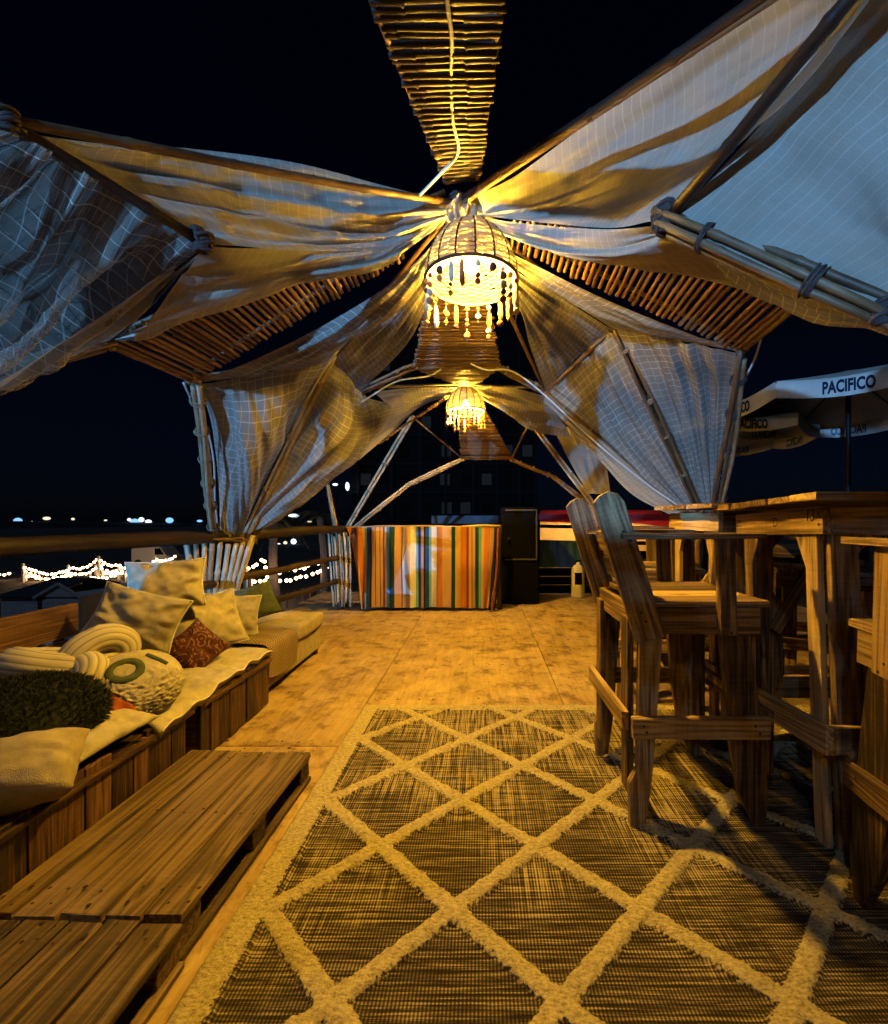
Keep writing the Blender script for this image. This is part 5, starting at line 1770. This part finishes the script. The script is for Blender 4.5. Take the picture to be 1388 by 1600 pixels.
# ================================================================== RED AWNING STALL beyond the deck
SY = 11.0
t = thing('awning_stall', 'red awning stall glowing inside, beyond the deck behind the chairs', 'stall', (3.2, SY, GZ))
def ax(px, py, dy=0):
    return P(px, py, SY + dy)
def quad(name, pts, mat, par, th=0.0):
    return link(name, mesh(name, pts, [tuple(range(len(pts)))]), mat, par)
def slab(name, pts, mat, par, thick=0.03, dirn=Vector((0, 0, -1))):
    k = len(pts)
    vs = [Vector(p) for p in pts] + [Vector(p) + dirn * thick for p in pts]
    fs = [tuple(range(k)), tuple(range(2 * k - 1, k - 1, -1))] + [(i, (i + 1) % k, k + (i + 1) % k, k + i) for i in range(k)]
    return link(name, mesh(name, vs, fs), mat, par)
slab('awning', [ax(838, 812), ax(1040, 812), ax(1034, 797, 1.5), ax(846, 797, 1.5)], 'awning_red', t, 0.03)
slab('valance', [ax(838, 803), ax(1062, 803), ax(1062, 826), ax(1000, 818), ax(920, 818), ax(838, 815)], 'awning_red', t, 0.02, Vector((0, -1, 0)))
link('back_wall', box_me('back_wall', 3.6, 0.06, 4.1, 0), 'stall_wall', t, Matrix.Translation((3.25, SY + 1.6, -0.95)))
for px_ in (842, 950, 1058):
    p = ax(px_, 812)
    plank('post', (p.x, SY, GZ), (p.x, SY, p.z), 0.06, 0.06, 'metal_dark', t)
for py_ in (822, 846):
    plank('rail', ax(836, py_, -.1), ax(1062, py_ + 4, -.1), 0.05, 0.08, 'metal_dark', t)
plank('counter', (1.4, SY + 0.2, 0.1), (4.9, SY + 0.2, 0.1), 0.5, 0.06, 'metal_dark', t)
lb = link('light_tube', box_me('light_tube', 2.6, 0.05, 0.05, 0.005), 'stall_tube', t, Matrix.Translation((3.1, SY + 0.5, 1.0)))

# ================================================================== DARK TOWER
t = thing('apartment_tower', 'dark unlit apartment tower against the night sky behind the striped curtain', 'building', (-3.5, 47, GZ))
TX0, TX1, TY = -13.2, 5.4, 45.0
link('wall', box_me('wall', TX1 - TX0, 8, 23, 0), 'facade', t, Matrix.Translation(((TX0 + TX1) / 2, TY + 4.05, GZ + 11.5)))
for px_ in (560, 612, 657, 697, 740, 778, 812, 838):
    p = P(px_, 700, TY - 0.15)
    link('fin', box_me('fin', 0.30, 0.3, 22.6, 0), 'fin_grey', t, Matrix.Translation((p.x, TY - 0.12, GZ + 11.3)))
rr = random.Random(5)
wm = box_me('window', 1.0, 0.05, 1.15, 0)
wm.materials.append(MATS['window_dark'])
wm2 = box_me('window', 1.0, 0.05, 1.15, 0)
wm2.materials.append(MATS['window_dim'])
sm = box_me('slab_edge', TX1 - TX0, 0.25, 0.22, 0); sm.materials.append(MATS['fin_grey'])
for r_ in range(7):
    z = GZ + 2.2 + r_ * 2.9
    link('slab_edge', sm, None, t, Matrix.Translation(((TX0 + TX1) / 2, TY - 0.08, z - 1.3)))
    for k in range(9):
        x = TX0 + 1.3 + k * 2.05
        lit = rr.random() < 0.25
        link('window', wm2 if lit else wm, None, t, Matrix.Translation((x + rr.uniform(-.1, .1), TY - 0.02, z)))

o = link('banner', box_me('banner', 1.15, 0.02, 0.14, 0.004), 'banner_grey', None, Matrix.Translation(P(727, 812, 7.6)))
tag(o, 'long grey banner strip behind the top of the striped curtain', 'banner')

# ================================================================== BEACH UMBRELLA with lettering
UC = Vector((5.15, 6.25, 0))
t = thing('patio_umbrella', 'white patio umbrella printed PACIFICO beyond the bar tables at right', 'umbrella', (UC.x, UC.y, 0))
NS, UR, UZ, UA = 8, 1.78, 2.72, 3.12
a0 = R(-129.5 - 22.5)
for s in range(NS):
    vs, fs = [], []
    aa, ab = a0 + 2 * math.pi * s / NS, a0 + 2 * math.pi * (s + 1) / NS
    K1, K2 = 10, 8
    for i in range(K1 + 1):
        q = i / K1
        for k in range(K2 + 1):
            f_ = k / K2
            p = Vector((math.cos(aa), math.sin(aa), 0)).lerp(Vector((math.cos(ab), math.sin(ab), 0)), f_) * UR * (0.03 + 0.97 * q)
            z = UA + (UZ - UA) * q ** 0.92 - 0.07 * math.sin(math.pi * f_) * q
            vs.append(UC + Vector((p.x, p.y, z)))
    # valance
    for d_ in (0.09, 0.20):
        for k in range(K2 + 1):
            v_ = Vector(vs[K1 * (K2 + 1) + k])
            vs.append(v_ + Vector((0, 0, -d_ - 0.02 * math.sin(math.pi * k / K2))))
    for i in range(K1 + 2):
        for k in range(K2):
            a = i * (K2 + 1) + k
            fs.append((a, a + 1, a + K2 + 2, a + K2 + 1))
    link('canopy_panel', mesh('canopy_panel', vs, fs, True), 'umbrella_cloth', t)
    tip = UC + Vector((math.cos(aa) * UR, math.sin(aa) * UR, UZ - 0.015))
    tube('rib', [UC + Vector((0, 0, UA - 0.03)), tip], 0.011, 'metal_dark', t, 6, 3)
tube('pole', [UC + Vector((0, 0, 0.05)), UC + Vector((0, 0, UA))], 0.032, 'metal_dark', t, 10, 4)
bm = bmesh.new(); bmesh.ops.create_cone(bm, cap_ends=True, segments=20, radius1=0.3, radius2=0.26, depth=0.08)
link('base', bm_mesh(bm, 'base'), 'metal_dark', t, Matrix.Translation(UC + Vector((0, 0, 0.03))))
# lettering on the valances: each panel carries the word outside; it shows mirrored through the far ones
def letter(s, size, mat, inside):
    am = a0 + 2 * math.pi * (s + 0.5) / NS
    nrm = Vector((math.cos(am), math.sin(am), 0))
    rad_ = UR * math.cos(math.pi / NS)
    p = UC + nrm * (rad_ + (0.012 if not inside else -0.012)) + Vector((0, 0, UZ - 0.07 - 0.11))
    xax = Vector((-nrm.y, nrm.x, 0))
    M = Matrix(((xax.x, 0, nrm.x, p.x), (xax.y, 0, nrm.y, p.y), (0, 1, 0, p.z), (0, 0, 0, 1)))
    me = text_mesh('PACIFICO', size, 0.002, 0.0075)
    me.materials.append(MATS[mat])
    link('lettering', me, None, t, M @ Matrix.Diagonal((0.56, 1, 1, 1)))
def facing(s):
    am = a0 + 2 * math.pi * (s + 0.5) / NS
    nrm = Vector((math.cos(am), math.sin(am), 0))
    c_ = UC + nrm * UR
    return nrm.dot(Vector((0, 0, 0)) - Vector((c_.x, c_.y, 0))) > 0
for s in range(NS):
    letter(s, 0.19, 'print_navy' if facing(s) else 'print_blue', not facing(s))

um2 = copy_tree(t)
um2['label'] = 'second white patio umbrella, partly hidden between the canopy post and the printed one'
t['group'] = um2['group'] = 'white patio umbrellas'
um2.location = (UC.x - 1.15, UC.y + 1.75, 0)
um2.rotation_euler = (0, 0, R(-9))
um2.scale = (0.95, 0.95, 0.95)

# ================================================================== BEACH BELOW: festoon lights, shed, van, palms
rr = random.Random(21)
bulb_me = None
bm = bmesh.new(); bmesh.ops.create_icosphere(bm, subdivisions=1, radius=0.088)
bulb_me = bm_mesh(bm, 'bulb', True); bulb_me.materials.append(MATS['festoon'])
def festoon(label, a, c_, sag, nb, group='festoon light strings over the beach', posts=True):
    t = thing('festoon_string', label, 'string lights', tuple(Vector((a.x, a.y, GZ))), 0, group)
    pts = [a.lerp(c_, i / 24) - Vector((0, 0, sag * math.sin(math.pi * i / 24))) for i in range(25)]
    vs, fs = sweep('wire', pts, 0.012, 4)
    link('wire', mesh('wire', vs, fs), 'metal_dark', t)
    for k in range(nb):
        q = (k + 0.5) / nb
        p = a.lerp(c_, q) - Vector((0, 0, sag * math.sin(math.pi * q) + 0.08)) + Vector((rr.uniform(-.05, .05), 0, rr.uniform(-.05, .05)))
        link('bulb', bulb_me, None, t, Matrix.Translation(p))
    if posts:
        plank('post', (a.x, a.y, GZ), (a.x, a.y, a.z + 0.1), 0.12, 0.12, 'post_white', t)
    return t
FY = 30
fest = [((-25, 893), (20, 893), 0.15, 5, 'festoon string at the far left picture edge'),
        ((-25, 903), (12, 905), 0.1, 4, 'short low festoon string at the far left picture edge'),
        ((36, 883), (107, 890), 0.35, 12, 'upper festoon string starting at the left tall post above the shed'),
        ((40, 897), (107, 897), 0.25, 10, 'lower festoon string above the dark shed roof'),
        ((107, 885), (154, 872), 0.35, 9, 'festoon string rising to the middle post above the shed gable'),
        ((100, 900), (186, 888), 0.35, 14, 'festoon string running behind the shed gable'),
        ((120, 905), (205, 900), 0.2, 13, 'lowest festoon string left of the cream pillows'),
        ((154, 871), (190, 880), 0.25, 6, 'short festoon string between the two middle posts'),
        ((160, 893), (240, 878), 0.4, 12, 'festoon string just above the highest pillow'),
        ((186, 884), (243, 872), 0.4, 8, 'festoon string reaching the post under the white van'),
        ((243, 872), (276, 866), 0.25, 7, 'right end festoon string above the highest pillow'),
        ((38, 890), (100, 902), 0.3, 10, 'second festoon string slung from the left tall post'),
        ((60, 905), (120, 893), 0.2, 9, 'short festoon string crossing above the shed roof ridge'),
        ((104, 893), (165, 878), 0.4, 11, 'third festoon string climbing towards the middle post'),
        ((140, 900), (200, 884), 0.35, 10, 'festoon string crossing just left of the big pillow'),
        ((150, 884), (215, 892), 0.3, 10, 'festoon string drooping right of the middle post'),
        ((195, 895), (250, 880), 0.3, 9, 'lower festoon string behind the highest pillow')]
for a, c_, sg, nb, lab in fest:
    y_ = FY + rr.uniform(-2, 2)
    festoon(lab, P(a[0], a[1], y_), P(c_[0], c_[1], y_ + rr.uniform(-1, 1)), sg * 0.9, nb)
festoon('festoon string sweeping right of the bamboo pot towards the corner post', P(384, 892, 18), P(508, 872, 19), 0.2, 16)
festoon('lower festoon string over the sand between the bamboo pot and the corner post', P(392, 905, 20), P(515, 884, 21), 0.25, 15)
festoon('festoon string dropping down beside the palm left of the corner post', P(412, 872, 22), P(424, 925, 21), 0.02, 7, posts=False)
festoon('festoon string climbing to the palm beside the bamboo pot', P(384, 888, 22.5), P(412, 870, 22), 0.05, 4, posts=False)

# shed with a dark gable roof
t = thing('beach_shed', 'small pale shed with a dark gable roof below the railing at left', 'shed', (-11.2, 12.0, GZ))
S0 = 12.0
def sp_(px, py, y=S0):
    return P(px, py, y)
wx0, wx1, wx2 = sp_(2, 930).x, sp_(64, 935).x, sp_(127, 920).x
zt, zb = sp_(0, 932).z, GZ
link('wall', box_me('wall', wx2 - wx0 - .1, 2.4, zt - zb, 0), 'white_paint', t, Matrix.Translation(((wx0 + wx2) / 2, S0 + 1.25, (zt + zb) / 2)))
slab('roof', [(wx0 - .1, S0 - .1, zt + .02), (wx1 + .05, S0 - .1, zt + .02), (wx1 + .35, S0 + 1.2, zt + 0.36), (wx0 + .35, S0 + 1.2, zt + 0.36)], 'roof_dark', t, 0.05)
slab('roof', [(wx0 + .35, S0 + 1.2, zt + .36), (wx1 + .35, S0 + 1.2, zt + .36), (wx1 + .05, S0 + 2.6, zt + .02), (wx0 - .1, S0 + 2.6, zt + .02)], 'roof_dark', t, 0.05)
prism('gable', [(wx1 - .05, zt), (wx2, zt), ((wx1 + wx2) / 2, zt + 0.30)], 0.06, 'white_paint', t, Matrix.Translation((0, S0 - 0.03, 0)), 0)
for a, c_ in (((wx1 - .12, zt - .03), ((wx1 + wx2) / 2, zt + .36)), (((wx1 + wx2) / 2, zt + .36), (wx2 + .1, zt - .03))):
    plank('fascia', (a[0], S0 - 0.09, a[1]), (c_[0], S0 - 0.09, c_[1]), 0.05, 0.07, 'post_white', t)
for k in range(7):
    z = zt - 0.12 - 0.13 * k
    plank('siding_board', (wx0 + .02, S0 - .01, z), (wx2 - .02, S0 - .01, z), 0.03, 0.122, 'white_paint', t)
plank('corner_board', (wx1, S0 - .035, zb), (wx1, S0 - .035, zt), 0.09, 0.03, 'roof_dark', t, up=(0, 1, 0))

# white van beyond the lights
t = thing('parked_van', 'white van parked beyond the festoon lights', 'van', tuple(Vector((-26.5, 37, GZ))))
vc = P(247, 869, 37)
prism('body', [(-1.6, 0), (1.6, 0), (1.62, 0.55), (1.25, 0.70), (0.85, 1.28), (0.6, 1.4), (-1.5, 1.4), (-1.6, 1.3)], 1.7, 'white_paint', t, Matrix.Translation((vc.x, vc.y, GZ + 0.35)), 0.05)
prism('window', [(0.35, 0.75), (1.12, 0.75), (0.78, 1.25), (0.35, 1.25)], 1.72, 'black_paint', t, Matrix.Translation((vc.x, vc.y, GZ + 0.35)), 0)
for x in (-1.0, 1.0):
    bm = bmesh.new(); bmesh.ops.create_cone(bm, cap_ends=True, segments=18, radius1=0.35, radius2=0.35, depth=1.76)
    link('wheel', bm_mesh(bm, 'wheel', False), 'metal_dark', t, Matrix.Translation((vc.x + x, vc.y, GZ + 0.35)) @ Matrix.Rotation(R(90), 4, 'X'))

# palms
def palm(label, px, pyb, pyt, y_, seed):
    r_ = random.Random(seed)
    b0 = P(px, pyb, y_); b0.z = GZ
    top = P(px - 6, pyt, y_)
    t = thing('palm_tree', label, 'palm', tuple(b0), 0, 'palms on the beach')
    pts = [b0, b0.lerp(top, .5) + Vector((r_.uniform(-.15, .15), 0, 0)), top]
    cp = catmull(pts, 18)
    vs, fs = sweep('trunk', cp, [0.20 - 0.05 * i / 18 + 0.02 * (i % 2) for i in range(19)], 9)
    link('trunk', mesh('trunk', vs, fs), 'palm_trunk', t)
    vs, fs = [], []
    for k in range(20):
        a = 2 * math.pi * k / 20 + r_.uniform(-.2, .2)
        L = r_.uniform(1.1, 1.6)
        el = r_.uniform(-0.3, 1.0)
        d_ = Vector((math.cos(a), math.sin(a), 0))
        fr = [top + d_ * L * q + Vector((0, 0, L * (el * q - (0.9 + 0.3 * el) * q * q))) for q in [i / 10 for i in range(11)]]
        for i in range(1, 11):
            sd = d_.cross(Vector((0, 0, 1)))
            for s in (-1, 1):
                for w_ in (0, 0.5):
                    pa = fr[i - 1].lerp(fr[i], w_)
                    ln = 0.34 * math.sin(math.pi * (0.12 + 0.8 * (i - 1 + w_) / 10)) * r_.uniform(.8, 1.1)
                    tip = pa + (sd * s + d_ * 0.7).normalized() * ln + Vector((0, 0, -0.35 * ln))
                    wv2 = d_ * 0.035
                    o_ = len(vs)
                    vs += [pa - wv2, pa + wv2, tip]
                    fs.append((o_, o_ + 1, o_ + 2))
    link('crown', mesh('crown', vs, fs), 'palm_leaf', t)
palm('small palm tree just right of the bamboo pot', 434, 930, 816, 19, 1)
palm('small palm tree left of the corner post', 506, 915, 806, 21, 2)

# wire fence on the sand
t = thing('beach_fence', 'low post and wire fence on the lit sand below the railing', 'fence', (-7.5, 19, GZ))
for k in range(9):
    p = P(425 + k * 12, 925 - k * 3.2, 17 + k * 0.6); 
    plank('post', (p.x, p.y, GZ), (p.x, p.y, GZ + 1.0), 0.05, 0.05, 'palm_trunk', t)
for zz in (0.4, 0.9):
    a, c_ = P(425, 925, 17), P(521, 899, 21.8)
    plank('wire', (a.x, a.y, GZ + zz), (c_.x, c_.y, GZ + zz), 0.012, 0.012, 'metal_dark', t)

# far lights across the bay
def far(px, py, w_, h_, mat, label, y_=235):
    c_ = P(px, py, y_)
    k = y_ / F
    t = thing('shore_light', label, 'light', (c_.x, c_.y, GZ), 0, 'lights on the far shore')
    bm = bmesh.new()
    bmesh.ops.create_icosphere(bm, subdivisions=2, radius=1)
    bmesh.ops.scale(bm, vec=(w_ * k * 0.62, h_ * k * 0.62, h_ * k * 0.62), verts=bm.verts)
    link('lamp', bm_mesh(bm, 'lamp', True), mat, t, Matrix.Translation(c_))
    plank('mast', (c_.x, c_.y + h_ * k, GZ), (c_.x, c_.y + h_ * k, max(GZ + 0.3, c_.z)), 0.12, 0.12, 'metal_dark', t)
for (px, py, w_, h_, mt, lab) in [
    (28, 814, 9, 8, 'far_blue', 'round blue light at the far left of the distant shore'),
    (43, 820, 6, 6, 'far_blue', 'small blue light low right of the leftmost round one'),
    (50, 816, 5, 3, 'far_white', 'tiny white light between the left blue lights and the wide one'),
    (73, 810, 10, 4, 'far_warm', 'flat warm light high on the left shore'),
    (94, 823, 5, 4, 'far_warm', 'small warm dot above the widest bright light'),
    (57, 830, 6, 4, 'far_white', 'small white light above the low blue blob'),
    (54, 837, 10, 8, 'far_blue', 'low blue blob just above the railing'),
    (84, 835, 26, 8, 'far_white', 'widest bright white light just above the railing'),
    (90, 829, 20, 3, 'far_blue', 'thin blue streak over the widest bright light'),
    (8, 829, 12, 3, 'far_warm', 'thin warm streak at the left picture edge'),
    (6, 837, 5, 3, 'far_warm', 'tiny warm dot at the left edge above the railing'),
    (114, 811, 4, 3, 'far_warm', 'faint warm dot mid left on the shore'),
    (165, 813, 4, 2, 'far_warm', 'faint warm dot alone in the dark middle shore'),
    (202, 812, 4, 4, 'far_white', 'white dot at the left of the blue cluster'),
    (202, 819, 4, 4, 'far_white', 'lower white dot at the left of the blue cluster'),
    (211, 816, 11, 9, 'far_blue', 'big blue glow of the cluster above the pillows'),
    (221, 812, 6, 6, 'far_white', 'bright white lamp in the blue cluster'),
    (232, 815, 8, 5, 'far_white', 'white lamp right of the blue cluster'),
    (228, 823, 3, 3, 'far_warm', 'tiny dot below the blue cluster'),
    (265, 813, 9, 7, 'far_blue', 'single blue lamp above the highest pillow'),
    (312, 814, 7, 3, 'far_blue', 'small blue lamp beside the left canopy post'),
    (459, 806, 14, 5, 'far_white', 'flat white lamp between the two palms'),
    (484, 815, 6, 2, 'far_warm', 'tiny warm lamp right of the flat white one'),
    (459, 846, 7, 7, 'far_white', 'white lamp under the rail between the palms'),
    (436, 851, 4, 4, 'far_white', 'small white lamp under the rail by the left palm'),
    (446, 848, 5, 4, 'far_warm', 'small warm lamp under the rail between the palms'),
    (543, 760, 4, 11, 'far_white', 'tall white lit window right of the leaning far poles'),
    (524, 757, 7, 3, 'far_white', 'short white lamp at the left of the tall lit window'),
    (1200, 838, 12, 2.5, 'far_warm', 'dim streak beyond the tables at right')]:
    far(px, py, w_, h_, mt, lab, 100 if px == 1200 else (44 if py in (760, 757) else 235 if py < 842 else 70))

# lit room seen far behind the table legs
t = thing('lit_kiosk', 'bright white lit opening of a far kiosk seen between the table legs', 'kiosk', tuple(P(1218, 890, 13)))
kc_ = P(1218, 893, 13)
link('lit_panel', box_me('lit_panel', 0.75, 0.05, 0.30, 0), 'panel_light', t, Matrix.Translation(kc_))
link('frame', box_me('frame', 1.3, 0.3, 1.6, 0.01), 'black_paint', t, Matrix.Translation(kc_ + Vector((0, 0.2, -0.3))))
plank('leg', kc_ + Vector((0, 0.2, -1.1)), (kc_.x, kc_.y + 0.2, GZ), 0.2, 0.2, 'black_paint', t)

# unseen edge strip added behind the viewer, cuts off the low floodlight
o = link('blocker_kerb', box_me('blocker_kerb', 9.2, 0.12, 0.16, 0.006), 'deck_base', None, Matrix.Translation((2.3, -3.42, 0.081)))
tag(o, kind='structure')
# floodlight on the beach behind the viewer, aimed up at the canopies
FP = Vector((-7.5, -10.6, 1.5))
t = thing('beach_floodlight', 'cool white floodlight on a post on the beach behind the viewer', 'floodlight', (FP.x, FP.y, GZ))
plank('post', (FP.x, FP.y - 0.25, GZ), (FP.x, FP.y - 0.25, FP.z + 0.05), 0.09, 0.09, 'metal_dark', t)
aim = (Vector((0.2, 2.6, 1.7)) - FP).normalized()
link('housing', box_me('housing', 0.10, 0.36, 0.26, 0.012), 'metal_dark', t, frame_matrix(FP - aim * 0.16, aim))
sd = bpy.data.lights.new('flood', 'SPOT')
sd.energy = 10200
sd.color = (0.17, 0.47, 1.0)
sd.spot_size = R(75)
sd.spot_blend = 0.3
sd.shadow_soft_size = 0.09
so_ = bpy.data.objects.new('flood', sd)
COL.objects.link(so_)
so_.parent = t
so_.matrix_parent_inverse = WORLD[t.name].inverted()
so_.matrix_basis = Matrix.Translation(FP) @ aim.to_track_quat('-Z', 'Y').to_matrix().to_4x4()
# unseen plank screens added behind the viewer to block the floodlight
t = thing('flood_blocker', 'unseen plank screen added on the left deck edge to block the floodlight', 'screen', (-2.40, -2.0, 0))
for k in range(10):
    plank('board', (-2.42, -3.4, 0.065 + 0.118 * k), (-2.42, 0.55, 0.065 + 0.118 * k), 0.02, 0.114, 'wood_rail', t)
for y in (-3.3, -1.4, 0.5):
    plank('post', (-2.37, y, -0.015), (-2.37, y, 1.21), 0.07, 0.07, 'wood_rail', t)
t = thing('flood_blocker', 'unseen plank screen added on the back deck edge to block the floodlight', 'screen', (0, -3.5, 0))
for k in range(10):
    plank('board', (-2.70, -3.50, 0.20 + 0.118 * k), (3.2, -3.50, 0.20 + 0.118 * k), 0.02, 0.114, 'wood_rail', t)
for x in (-2.35, 0.4, 3.1):
    plank('post', (x, -3.45, 0.163), (x, -3.45, 1.36), 0.05, 0.05, 'wood_rail', t)
